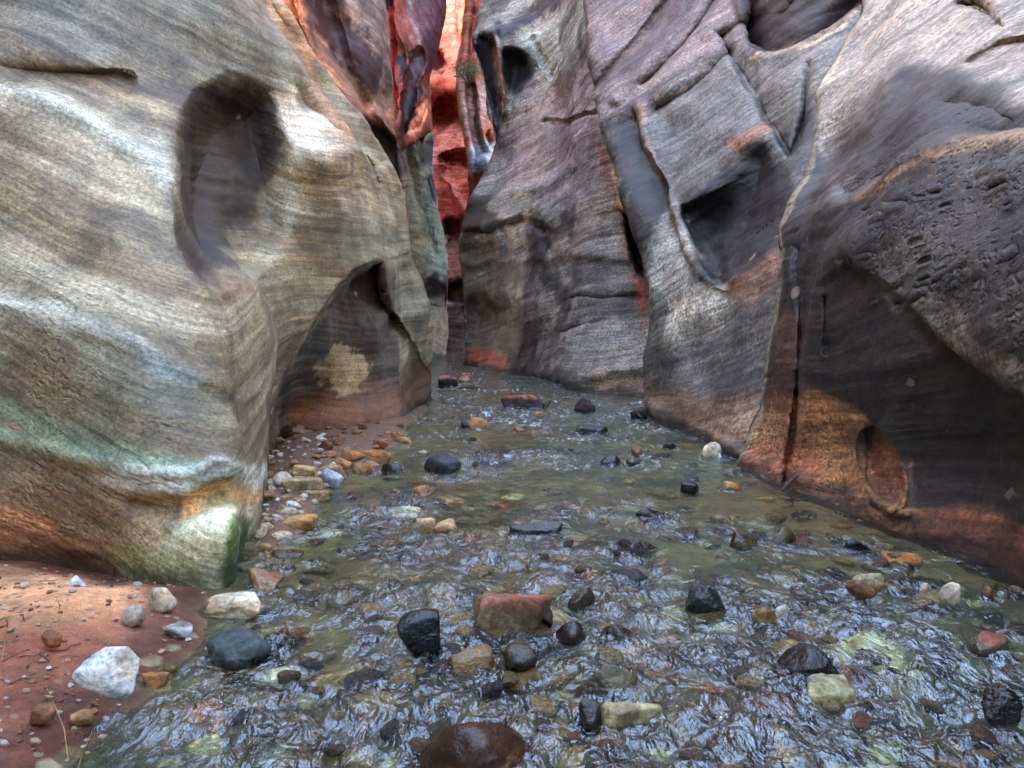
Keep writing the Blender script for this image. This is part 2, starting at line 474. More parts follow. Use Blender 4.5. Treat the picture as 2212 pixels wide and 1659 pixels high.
# --- the large wall with the hollow, on the left of the water
def left_near():
    X = lambda *p: [np.array(q, float) for q in p]
    cA = X((-3.9,-9,0),(-3.9,-9,.6),(-4.0,-9,1.2),(-4.1,-9,1.9),(-4.2,-9,2.3),(-4.3,-9,2.8),(-4.6,-9,3.8))
    cB = X((-3.5,-3,0),(-3.5,-3,.6),(-3.5,-3,1.2),(-3.6,-3,1.9),(-3.7,-3,2.3),(-3.9,-3,2.8),(-4.2,-3,3.8))
    cC = X((-3.5,1,0),(-3.5,1,.6),(-3.5,1,1.2),(-3.6,1.1,1.8),(-3.7,1.2,2.1),(-3.9,1.4,2.6),(-4.1,1.7,3.4))
    R = [
     (B(-350,1185), [(-350,1000,4.45),(-350,800,4.5),(-350,570,4.8),(-350,440,5.0),(-350,300,5.3),(-350,0,5.9)]),
     (B(0,1218),   [(0,1000,4.25),(0,800,4.4),(0,570,4.7),(0,430,4.95),(0,280,5.2),(0,0,5.8)]),
     (B(190,1245), [(190,1010,4.05),(180,800,4.25),(170,570,4.7),(160,430,5.0),(150,290,5.3),(140,0,5.9)]),
     (B(380,1276), [(370,1030,3.95),(350,810,4.25),(330,580,4.8),(320,440,5.2),(305,300,5.6),(270,0,6.1)]),
     (B(508,1264), [(512,1030,4.1),(500,830,4.6),(470,600,5.2),(445,450,5.7),(420,300,6.0),(360,0,6.4)]),
     (B(553,1168), [(562,1000,4.85),(560,810,5.4),(540,600,6.0),(520,460,6.3),(495,300,6.5),(420,0,6.7)]),
     (B(572,1078), [(580,950,6.1),(600,790,6.3),(595,600,6.6),(580,460,6.8),(555,300,6.9),(460,0,6.9)]),
     (B(588,992),  [(594,900,7.3),(645,760,7.2),(670,590,7.3),(645,450,7.3),(610,300,7.3),(490,0,7.15)]),
     (B(640,970),  [(650,880,8.0),(705,740,7.9),(730,570,7.9),(705,440,7.85),(660,300,7.75),(517,0,7.5)]),
     (B(740,957),  [(740,870,8.7),(770,720,8.6),(785,560,8.5),(760,430,8.4),(708,298,8.2),(540,0,7.9)]),
     (B(850,920),  [(840,850,10.0),(838,720,9.8),(832,560,9.4),(802,430,9.2),(745,294,8.8),(558,0,8.4)]),
     (B(905,886),  [(900,830,11.6),(892,700,11.2),(862,560,10.4),(838,432,10.1),(775,292,9.6),(577,0,9.0)]),
     (B(934,860),  [(936,800,13.0),(930,690,12.4),(886,560,11.4),(868,436,11.0),(798,290,10.5),(598,0,9.6)]),
    ]
    back = [X(*[(x, y - .1 * h, h) for h in (0, .6, 1.2, 1.9, 2.3, 2.8, 3.8)]) for x, y in ((5.2, -12.5), (1.5, -13.5), (-2.2, -12.0))]  # unseen closing wall behind the camera, added to cut frontal light
    cols = back + [cA, cB, cC] + [col_px(b, p) for b, p in R]
    L = cols[-1]
    cols.append(shift(L, -0.5, 1.2)); cols.append(shift(L, -2.2, 2.4)); cols.append(shift(L, -6, 3.0))
    br = [
     ('hollow', [(372,340),(392,250),(450,190),(530,165),(600,192),(626,270),(640,360),(645,460),(605,560),(525,625),(450,615),(404,540),(382,440)], 0.95, (46, 125, 390, 430, 570, 280), 0.5, (430,340,690,650)),
     ('line', [(-40,172),(120,222),(240,288),(330,352),(388,440),(405,540),(445,630),(520,690)], -0.10, 34),
     ('line', [(-40,215),(120,268),(230,330),(320,400)], 0.05, 25),
     ('cliff', [(300,166),(240,152),(120,142),(-60,138)], 0.10, 46, .8),
     ('line', [(-30,118),(120,118),(240,134)], -0.05, 20),
     ('bump', (690,330), -0.42, (70,60)),
     ('hollow', [(618,175),(660,190),(720,262),(742,292),(690,282),(640,270),(615,225)], 0.35, 40),
     ('line', [(545,12),(640,149),(742,283),(797,362),(844,468),(880,560)], -0.10, 15),
     ('line', [(575,12),(672,149),(768,283),(815,352)], 0.22, 14),
     ('hollow', [(793,335),(810,352),(822,395),(812,402),(800,382)], 0.5, 10),
     ('hollow', [(590,990),(604,868),(650,768),(700,690),(752,622),(790,590),(836,596),(856,650),(860,760),(868,880),(845,940),(740,985),(640,1000)], 0.2, 90, 0.9, (690,800,885,830)),
     ('cliff', [(830,560),(795,568),(745,615),(690,690),(640,765),(602,860),(590,985),(585,1040)], 1.0, 120, .6),
     ('line', [(600,850),(645,750),(695,672),(745,606),(790,566)], -0.08, 22),
     ('line', [(860,500),(872,600),(880,700),(892,800)], 0.18, 12),
     ('line', [(895,600),(905,680),(915,780)], -0.12, 14),
     ('line', [(300,1085),(390,1098),(460,1070),(560,1052)], 0.10, 26),
     ('bump', (490,1150), -0.10, (90,60)),
     ('line', [(-30,640),(150,690),(300,745),(420,800),(560,850)], -0.05, 22),
     ('line', [(-30,940),(150,985),(280,1010),(400,1015),(470,990),(570,1020)], -0.04, 16),
    ]
    tan, grn, gry = S(176,150,112), S(128,128,98), S(152,142,120)
    pale, dark, brown = S(196,196,188), S(62,50,38), S(112,84,58)
    pt = [
     ('band', 3, 1.3, S(186,164,130), .5), ('band', 11, 2.2, S(106,106,88), .55), ('band', 45, 3.0, S(126,106,80), .4), ('blotch', 5, 1.1, brown, .45),
     ('blotch', 8, 2.5, S(96,92,78), .4), ('band', 21, 4.0, S(178,172,158), .4),
     ('poly', [(-50,-60),(480,-60),(600,160),(560,240),(420,190),(250,150),(-50,120)], 60, S(112,112,104), .6),
     ('poly', [(-50,170),(120,215),(240,275),(340,345),(380,400),(360,420),(220,325),(100,262),(-50,212)], 16, pale, .6),  # paler streak paints skylight on the top of the ledge
     ('poly', [(-50,140),(250,155),(440,190),(480,215),(360,210),(200,185),(-50,180)], 14, S(84,68,50), .6),
     ('poly', [(378,250),(440,200),(520,185),(596,212),(612,300),(590,390),(520,490),(470,590),(415,560),(384,470),(370,350)], 30, S(58,46,36), .9, 22),  # dark stain in the hollow, with its shade painted in too
     ('poly', [(620,195),(690,215),(745,290),(735,345),(660,320),(615,270)], 22, S(205,196,184), .65),  # brightness of the up-facing saddle painted into its colour
     ('poly', [(560,-60),(640,-60),(690,150),(760,290),(720,290),(640,160)], 16, S(168,120,84), .5),
     ('poly', [(-50,610),(150,668),(300,730),(330,765),(180,725),(-50,672)], 16, pale, .65),
     ('poly', [(300,760),(420,800),(420,830),(330,810)], 16, S(150,160,164), .6),
     ('poly', [(-50,850),(200,940),(420,1000),(430,1040),(240,1010),(-50,950)], 18, S(140,160,140), .5),
     ('poly', [(200,1030),(400,1010),(470,985),(590,1010),(590,1050),(470,1030),(400,1062),(280,1058)], 12, S(200,206,204), .7),
     ('poly', [(-50,960),(220,1010),(400,1070),(330,1140),(100,1120),(-50,1090)], 26, S(124,102,78), .5),
     ('poly', [(-50,1075),(60,1095),(130,1130),(60,1160),(-50,1150)], 14, S(170,130,102), .7),
     ('poly', [(-50,1140),(140,1150),(260,1180),(330,1260),(200,1250),(-50,1215)], 16, S(142,110,84), .7),
     ('poly', [(130,1188),(190,1196),(215,1215),(150,1210)], 6, S(70,48,34), .8, 8),
     ('poly', [(400,1070),(470,1040),(560,1050),(560,1090),(460,1095),(390,1130)], 10, S(204,170,124), .7),
     ('poly', [(390,1130),(470,1085),(560,1090),(556,1220),(500,1275),(330,1280),(240,1235),(330,1190)], 14, S(203,206,182), .8),
     ('poly', [(210,1190),(330,1180),(420,1215),(420,1285),(300,1275)], 22, S(128,132,88), .7),
     ('poly', [(486,1160),(520,1130),(560,1120),(556,1240),(520,1282),(478,1262)], 14, S(92,118,56), .85, 34),
     ('poly', [(440,1075),(490,1060),(540,1075),(520,1090),(460,1092)], 8, S(112,116,70), .6),
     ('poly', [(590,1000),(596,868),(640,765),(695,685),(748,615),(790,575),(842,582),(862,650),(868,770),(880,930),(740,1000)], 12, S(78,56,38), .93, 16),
     ('poly', [(610,900),(740,850),(860,840),(890,930),(740,1000),(600,1010)], 26, S(142,98,64), .7),
     ('poly', [(700,790),(750,755),(790,770),(800,800),(792,846),(750,850),(700,848),(690,820)], 9, S(184,164,132), .85, 46),
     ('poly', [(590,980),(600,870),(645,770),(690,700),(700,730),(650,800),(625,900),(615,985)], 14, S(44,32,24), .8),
     ('poly', [(850,560),(885,560),(935,720),(940,860),(905,890),(885,760),(868,640)], 14, S(138,134,120), .7),
     ('poly', [(880,810),(910,770),(938,800),(930,872),(890,910),(870,890)], 10, S(110,76,54), .8),
    ]
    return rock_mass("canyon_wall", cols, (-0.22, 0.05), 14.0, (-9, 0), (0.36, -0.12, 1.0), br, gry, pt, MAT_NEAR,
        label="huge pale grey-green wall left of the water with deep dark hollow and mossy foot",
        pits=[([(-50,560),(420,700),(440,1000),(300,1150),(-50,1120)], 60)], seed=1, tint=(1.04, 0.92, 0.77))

def left_second():
    R = [[(470,760,12.5),(470,450,12.5),(455,250,12.6),(440,0,12.8)],
         [(640,760,13.0),(620,450,13.0),(600,250,13.1),(560,0,13.3)],
         [(770,760,13.8),(745,450,13.8),(700,250,13.9),(668,0,14.1)],
         [(850,760,15.2),(838,450,15.2),(800,270,15.1),(760,0,15.1)],
         [(893,760,17.0),(881,444,17.0),(854,285,17.0),(824,0,17.0)]]
    cols = [[at(*p) for p in r] for r in R]
    L = cols[-1]
    cols = [shift(cols[0], -5, 1)] + cols + [shift(L, -0.3, 1.0), shift(L, -1.6, 2.2), shift(L, -6, 3)]
    br = [('line', [(640,-10),(690,140),(740,250),(800,360),(840,440)], -0.35, 16),
          ('line', [(690,-10),(735,120),(790,240),(836,330)], 0.45, 22),
          ('hollow', [(776,248),(806,262),(858,300),(880,360),(880,420),(850,430),(812,380),(790,300)], 0.5, 18),
          ('line', [(800,240),(830,262),(862,300)], -0.2, 10)]
    pt = [('blotch', 4, .6, S(96,60,60), .6), ('blotch', 9, 1.4, S(190,122,86), .5),
          ('poly', [(590,-50),(650,-50),(690,110),(740,230),(700,215),(640,130)], 14, S(206,136,92), .75, 26),
          ('poly', [(640,-50),(740,-50),(755,90),(720,110),(670,60)], 18, S(74,44,46), .85, 30),
          ('poly', [(760,-50),(830,-50),(836,150),(815,150),(770,60)], 14, S(150,132,128), .7),
          ('poly', [(745,40),(800,90),(830,150),(826,205),(780,195),(750,130)], 12, S(72,46,54), .85, 24),
          ('poly', [(740,210),(800,230),(850,290),(872,330),(850,330),(770,262)], 14, S(158,108,92), .6),
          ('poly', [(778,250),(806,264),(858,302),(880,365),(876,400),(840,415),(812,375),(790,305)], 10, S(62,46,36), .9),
          ('poly', [(840,395),(882,385),(885,460),(850,440)], 12, S(150,140,118), .6)]
    return rock_mass("canyon_wall", cols, (-0.2, 0.05), 19.0, (-9, 0), (0.5, 0, 0.8), br, S(152,122,104), pt, MAT_FAR,
        label="rusty brown sandstone face rising just behind the big left wall", seed=2, wet=False)

def grey_rib():
    Y = [745, 690, 645, 610, 540, 450, 360, 275, 120]
    def col(x, d): return [np.array(B(x[0], Y[0]))] + [at(x[i], Y[i], d[i]) for i in range(1, len(Y))]
    D = lambda o: [28.0 + o, 27.5 + o, 27.5 + o, 26 + o, 25.5 + o, 25 + o, 25 + o, 25 + o, 26 + o]
    def c2(x, o):
        d = D(o)
        c = [at(x[i], Y[i], d[i]) for i in range(len(Y))]
        c[0][2] = 0.0
        return c
    cols = [c2([850]*9, -3), c2([885,880,880,876,870,862,860,856,850], -2),
            c2([925,920,915,915,915,910,905,900,895], -1),
            c2([950,950,950,955,950,936,925,918,915], 0),
            c2([962,962,964,968,962,944,933,928,925], 1.5)]
    L = cols[-1]
    cols = [shift(cols[0], -5, 1)] + cols + [shift(L, -0.3, 1.2), shift(L, -1.6, 4.5), shift(L, -3.5, 9)]  # rear columns, hidden, drawn back to block sun from the red wall
    br = [('hollow', [(915,600),(960,612),(975,640),(960,668),(915,650)], 0.9, 12),
          ('hollow', [(908,318),(934,300),(938,345),(905,350)], 0.6, 10),
          ('hollow', [(915,385),(938,385),(940,435),(920,420)], 0.8, 12),
          ('line', [(885,330),(905,440),(935,540)], 0.4, 12)]
    pt = [('blotch', 4, .5, S(146,122,92), .6),
          ('poly', [(870,330),(900,340),(925,460),(950,560),(915,600),(870,560)], 16, S(140,126,98), .6),
          ('poly', [(915,420),(945,440),(966,560),(960,600),(930,560)], 12, S(118,130,124), .6),
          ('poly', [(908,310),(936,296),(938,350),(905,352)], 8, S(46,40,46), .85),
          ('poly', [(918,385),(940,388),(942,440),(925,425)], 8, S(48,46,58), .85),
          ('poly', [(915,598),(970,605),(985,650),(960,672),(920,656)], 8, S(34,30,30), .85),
          ('poly', [(920,660),(970,655),(975,755),(930,755)], 10, S(140,116,104), .7)]
    return rock_mass("canyon_wall", cols, (-0.15, 0), 30.0, (-9, 0), (0.4, 0, 0.9), br, S(142,136,122), pt, MAT_FAR,
        label="slim grey-green rib of rock beyond the left wall, beside the narrow red gap", seed=3)

def red_flap():
    ys = [(322,3.0),(316,1.0)]
    def col(yb, x, d):
        return [at(x[0], yb - 16, d + 4.0), at(x[0], yb - 4, d + 1.2), at(x[0], yb, d), at(x[1], yb - 50, d - .3), at(x[2], 170, d), at(x[3], 80, d), at(x[4], 0, d + .2)]
    cols = [col(330, (830,822,812,800,790), 21.0), col(322, (858,850,838,826,815), 21.2), col(311, (880,872,858,850,846), 21.4), col(298, (905,902,890,884,880), 21.6),
            col(280, (923,922,917,925,930), 22.0), col(276, (929,927,925,953,958), 22.7)]
    L = cols[-1]
    cols = [shift(cols[0], -4, 1)] + cols + [shift(L, -0.3, 1.2), shift(L, -1.5, 5), shift(L, -3, 12)]
    br = [('hollow', [(838,-30),(846,-30),(851,80),(846,150),(862,200),(858,260),(838,240),(828,90)], 0.5, 12),
          ('line', [(850,-20),(862,60),(880,120),(900,200),(905,260)], -0.2, 14),
          ('hollow', [(886,130),(905,100),(918,130),(900,200),(880,300),(866,296),(866,220)], 0.4, 12)] + \
         [('line', [(872 + 7 * i, 290 - 3 * i), (884 + 7 * i, 262 - 4 * i), (899 + 5 * i, 235 - 5 * i)], 0.16, 3.0, .1) for i in range(6)]
    pt = [('poly', [(820,-50),(850,-50),(856,140),(850,230),(838,230),(826,90)], 8, S(166,66,48), .85),
          ('poly', [(820,-50),(856,-50),(845,16),(828,26)], 5, S(42,34,52), .9),
          ('poly', [(862,125),(878,110),(882,150),(868,200),(858,205)], 5, S(46,34,42), .9),
          ('poly', [(850,200),(872,165),(878,190),(866,250)], 6, S(178,84,56), .8),
          ('poly', [(888,150),(912,130),(918,180),(900,230),(880,300),(862,300),(866,250)], 6, S(44,30,34), .85),
          ('poly', [(860,-50),(880,-50),(900,60),(915,130),(905,150),(890,80)], 6, S(150,142,150), .75),
          ('poly', [(900,-50),(965,-50),(958,60),(940,130),(920,150),(905,60)], 10, S(106,80,92), .8),
          ('poly', [(876,300),(900,240),(918,205),(932,240),(930,285),(900,300)], 6, S(222,150,118), .85)]
    return rock_mass("rock_overhang", cols, (-0.1, 0), 30.0, (-9, 0), (0.9, 0, 0.5), br, S(150,88,74), pt, MAT_FAR, base=False,
        label="overhanging red and purple streaked block hung above the slim grey rib", seed=4, wet=False)

def red_back():
    ys = [760, 700, 640, 540, 500, 440, 345, 300, 235, 190, 80, -60]
    dd = [33, 33.5, 33.5, 35, 36, 36, 36, 37, 38.5, 37, 38, 40]
    xs = [700, 860, 930, 965, 1000, 1040, 1090, 1200, 1400]
    od = [-1, 0, 1.5, 1, 0, -0.6, -1, -2, -4]
    cols = []
    for x, o in zip(xs, od):
        c = [at(x, y, d + o) for y, d in zip(ys, dd)]
        c[0][2] = 0.0
        cols.append(c)
    br = [('hollow', [(915,262),(930,232),(960,205),(1000,200),(1012,255),(1010,275),(930,272)], 1.3, 16),
          ('hollow', [(920,110),(945,104),(965,125),(960,150),(930,152)], 1.0, 14),
          ('hollow', [(948,330),(1018,322),(1024,352),(962,352)], 1.2, 8),
          ('hollow', [(950,360),(1020,345),(1020,450),(985,420)], 0.8, 12),
          ('hollow', [(950,478),(1000,470),(1002,530),(970,535)], 1.0, 12),
          ('hollow', [(960,612),(1010,608),(1012,655),(965,650)], 1.0, 10),
          ('line', [(1000,-40),(990,60),(1005,120),(995,180)], 0.7, 9), ('line', [(1046,-40),(1030,60)], 0.9, 12),
          ('line', [(960,360),(985,420),(1012,455)], -0.4, 8)]
    pt = [('blotch', 3, .45, S(196,96,70), .5), ('blotch', 13, 1.2, S(120,56,50), .4),
          ('poly', [(940,-200),(1020,-200),(1010,60),(1000,170),(925,175),(935,120)], 20, S(236,158,132), .9),
          ('poly', [(1010,-200),(1075,-200),(1050,60),(1015,60)], 8, S(140,72,78), .75),
          ('poly', [(1040,-200),(1074,-200),(1080,30),(1052,55)], 8, S(240,110,72), .8),
          ('poly', [(1070,-200),(1200,-200),(1180,30),(1085,40)], 8, S(186,160,190), .8),
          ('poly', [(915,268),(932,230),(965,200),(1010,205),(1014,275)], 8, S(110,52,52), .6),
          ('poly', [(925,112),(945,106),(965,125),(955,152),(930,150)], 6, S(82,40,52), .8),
          ('poly', [(948,330),(1018,322),(1024,352),(962,352)], 5, S(120,56,52), .6),
          ('poly', [(925,345),(950,340),(985,430),(1010,470),(960,500),(938,420)], 10, S(196,128,116), .8),
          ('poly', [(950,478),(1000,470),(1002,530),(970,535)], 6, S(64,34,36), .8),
          ('poly', [(955,530),(1010,525),(1015,620),(965,610)], 10, S(156,128,122), .85),
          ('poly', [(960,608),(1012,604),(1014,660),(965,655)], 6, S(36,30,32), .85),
          ('poly', [(960,660),(1010,660),(1012,760),(960,765)], 8, S(112,112,120), .8)]
    return rock_mass("canyon_wall", cols, (0.0, 0.10), 32.0, (0, 12), (0.2, 0.1, 1.0), br, S(210,158,138), pt, MAT_FAR, rough=1.3,
        label="glowing red sandstone wall closing the far end of the narrow gap", seed=5)

def pale_columns():
    ys = [480, 350, 300, 250, 200, 172, 60]
    X = [[1012,1011,1001,991,986,988,1000],[1024,1022,1014,1004,998,1000,1010],[1036,1034,1026,1016,1012,1014,1022],
         [1054,1048,1042,1034,1028,1026,1034],[1085,1080,1070,1062,1056,1050,1060]]
    O = [0.6, -0.4, -0.1, -0.5, 0.0]
    cols = [[at(x, y, 28.5 + o) for x, y in zip(xs, ys)] for xs, o in zip(X, O)]
    L = cols[0]
    cols = [shift(L, 3.5, 4), shift(L, 1.2, 2.5), shift(L, 0.2, 1.0)] + cols + [shift(cols[-1], 3, 1)]
    br = [('line', [(1022,180),(1030,260),(1044,330)], 0.4, 7), ('hollow', [(1048,290),(1062,280),(1066,312),(1054,316)], .4, 6)]
    pt = [('poly', [(980,170),(1015,170),(1040,300),(1030,320),(1005,300),(990,240)], 6, S(206,178,172), .85),
          ('poly', [(1028,180),(1055,180),(1062,250),(1045,262)], 6, S(190,160,164), .8),
          ('poly', [(1042,255),(1066,252),(1070,310),(1052,316)], 5, S(196,120,96), .8),
          ('poly', [(1008,366),(1060,360),(1060,500),(1008,500)], 6, S(120,72,62), .9), ('poly', [(1012,320),(1060,305),(1052,366),(1014,370)], 6, S(166,176,190), .85),
          ('line', [(1024,180),(1030,260),(1044,330)], 6, S(66,40,40), .8, 5)]
    return rock_mass("rock_column", cols, (0.1, 0.1), 18, (6, 2), (0.1, 0, 1.0), br, S(190,132,112), pt, MAT_FAR, base=False,
        label="pale fluted double column leaning on the red wall below the green shrub", seed=6, wet=False)

def center_wall():
    R = [
     (B(1004,789), [(1005,690,22.5),(1000,622,22.3),(990,548,22.2),(997,497,21.6),(1016,430,21.8),(1050,357,21.8),(1071,308,21.8),(1056,235,21.8),(1045,160,21.6),(1023,85,21.6),(1034,57,22.2)]),
     (B(1045,799), [(1045,690,21.6),(1045,622,21.5),(1042,548,21.5),(1045,492,20.8),(1062,430,21.2),(1092,357,21.2),(1100,308,21.2),(1092,235,21.2),(1085,160,20.8),(1072,75,20.8),(1078,29,21.6)]),
     (B(1105,808), [(1105,690,20.0),(1105,622,20.0),(1105,548,20.2),(1105,480,19.8),(1120,430,20.1),(1140,357,20.2),(1146,300,20.3),(1145,235,20.4),(1143,160,20.4),(1140,70,20.3),(1143,8,20.8)]),
     (B(1170,818), [(1172,690,18.0),(1175,622,18.1),(1175,548,18.3),(1175,480,18.3),(1185,430,18.5),(1196,357,18.8),(1200,300,19.0),(1200,235,19.2),(1198,160,19.4),(1196,70,19.6),(1196,-10,19.9)]),
     (B(1262,846), [(1265,690,15.2),(1268,622,15.5),(1268,548,15.8),(1266,480,16.1),(1262,430,16.3),(1258,357,16.6),(1252,300,16.9),(1248,235,17.2),(1242,160,17.5),(1236,70,17.9),(1230,-10,18.2)]),
     (B(1335,852), [(1338,690,14.6),(1338,622,14.9),(1335,548,15.2),(1325,480,15.4),(1312,430,15.5),(1302,357,15.8),(1292,300,16.0),(1285,235,16.2),(1275,160,16.5),(1264,70,16.9),(1256,-10,17.2)]),
     (B(1400,854), [(1402,690,14.4),(1404,622,14.6),(1400,548,14.9),(1386,480,15.1),(1370,430,15.2),(1350,357,15.4),(1335,300,15.6),(1328,235,15.8),(1315,160,16.1),(1300,70,16.5),(1290,-10,16.8)]),
     (B(1470,856), [(1470,690,14.4),(1470,622,14.6),(1470,548,14.9),(1460,480,15.1),(1450,430,15.2),(1440,357,15.4),(1430,300,15.6),(1420,235,15.8),(1410,160,16.1),(1400,70,16.5),(1390,-10,16.8)]),
    ]
    cols = [col_px(b, p) for b, p in R]
    L = cols[0]
    cols = [shift(L, 5, 5), shift(L, 1.6, 3.2), shift(L, 0.2, 1.0)] + cols
    br = [('hollow', [(1000,652),(1075,640),(1125,660),(1150,700),(1172,770),(1150,830),(1000,830)], 0.7, 60, .8, (1040,720,1190,760)),
          ('cliff', [(1200,505),(1165,478),(1125,470),(1060,490),(985,499)], 0.6, 26, .6),
          ('line', [(1120,478),(1150,462),(1176,500),(1195,545),(1225,600)], 0.30, 14),
          ('line', [(1078,490),(1092,520),(1096,548)], 0.25, 8),
          ('hollow', [(1214,720),(1238,702),(1276,697),(1262,710),(1235,718)], 0.5, 6, .2),
          ('line', [(1285,700),(1305,690)], 0.15, 3, .2),
          ('hollow', [(1082,110),(1112,103),(1142,118),(1150,150),(1135,185),(1105,210),(1090,190),(1084,150)], 0.9, 40),
          ('line', [(1062,70),(1078,110),(1086,180),(1090,240)], -0.5, 10),
          ('hollow', [(1022,90),(1060,80),(1075,180),(1082,270),(1070,320),(1050,250)], 0.6, 16),
          ('line', [(1000,430),(1060,440),(1110,415),(1180,395),(1230,360)], -0.22, 12),
          ('line', [(1180,265),(1230,262),(1262,248),(1296,238)], 0.25, 5), ('line', [(1180,258),(1230,254),(1262,240)], -0.12, 8),
          ('hollow', [(1338,452),(1360,470),(1380,510),(1394,560),(1394,600),(1370,570),(1345,500)], 1.2, 10),
          ('line', [(1150,80),(1170,140),(1185,165)], 0.15, 5), ('line', [(1205,60),(1215,130)], 0.12, 5),
          ('line', [(1240,640),(1300,644),(1370,640)], 0.16, 6), ('line', [(1240,630),(1300,633)], -0.1, 8),
          ('line', [(1000,570),(1120,560),(1260,548),(1350,555)], -0.12, 12),
          ('line', [(1110,790),(1180,810),(1260,815),(1340,800),(1400,790)], -0.15, 18)]
    pt = [('band', 3, 1.0, S(112,106,104), .6), ('band', 14, 2.0, S(176,164,156), .5), ('blotch', 7, .7, S(136,112,108), .4), ('blotch', 31, .8, S(60,56,52), .5), ('band', 35, 0.7, S(66,62,58), .45),
          ('poly', [(1140,180),(1280,150),(1310,280),(1340,380),(1200,420),(1080,400),(1100,320)], 40, S(156,138,140), .6),
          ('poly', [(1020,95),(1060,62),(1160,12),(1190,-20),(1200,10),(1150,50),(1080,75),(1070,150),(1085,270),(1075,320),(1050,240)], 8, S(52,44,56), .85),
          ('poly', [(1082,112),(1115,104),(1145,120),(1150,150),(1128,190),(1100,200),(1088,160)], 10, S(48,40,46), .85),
          ('poly', [(1150,60),(1240,20),(1250,100),(1180,190),(1120,95)], 14, S(160,158,150), .7),
          ('line', [(1062,110),(1082,160),(1092,220)], 7, S(176,122,96), .6, 6),
          ('poly', [(1000,432),(1050,430),(1070,490),(1000,498)], 8, S(58,52,50), .8),
          ('poly', [(1075,430),(1150,410),(1240,360),(1230,400),(1170,440),(1090,470)], 12, S(150,142,136), .6),
          ('poly', [(1290,310),(1330,370),(1345,460),(1390,600),(1398,720),(1370,650),(1330,480)], 14, S(136,88,68), .7),
          ('poly', [(1372,560),(1392,560),(1400,690),(1388,700),(1376,640)], 8, S(150,74,46), .75),
          ('poly', [(1330,362),(1346,372),(1362,430),(1352,455),(1334,440)], 4, S(178,148,112), .9, 5),
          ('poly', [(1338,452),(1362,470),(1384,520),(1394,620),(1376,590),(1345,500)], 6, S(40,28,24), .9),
          ('poly', [(1000,560),(1100,560),(1120,600),(1080,640),(1010,650)], 14, S(84,86,80), .75, 24),
          ('poly', [(1130,480),(1170,490),(1190,560),(1235,640),(1230,690),(1190,640),(1150,560)], 12, S(64,60,56), .75, 24),
          ('poly', [(1240,555),(1350,555),(1360,640),(1250,640)], 14, S(112,108,102), .5),
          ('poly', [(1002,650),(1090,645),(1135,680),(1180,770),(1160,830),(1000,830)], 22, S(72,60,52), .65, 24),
          ('poly', [(1000,760),(1060,755),(1100,770),(1090,800),(1005,785)], 8, S(150,92,68), .75),
          ('poly', [(1180,730),(1400,690),(1405,800),(1200,810)], 26, S(170,162,156), .55),
          ('poly', [(1150,800),(1250,800),(1280,850),(1160,830)], 12, S(96,92,80), .6, 24),
          ('poly', [(1280,810),(1400,805),(1400,850),(1300,850)], 12, S(168,136,116), .6)]
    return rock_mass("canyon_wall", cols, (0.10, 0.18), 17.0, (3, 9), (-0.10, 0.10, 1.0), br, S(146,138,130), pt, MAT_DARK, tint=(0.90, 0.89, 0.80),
        label="tall grey-mauve sandstone wall in the middle, facing the bend of the stream", seed=7)

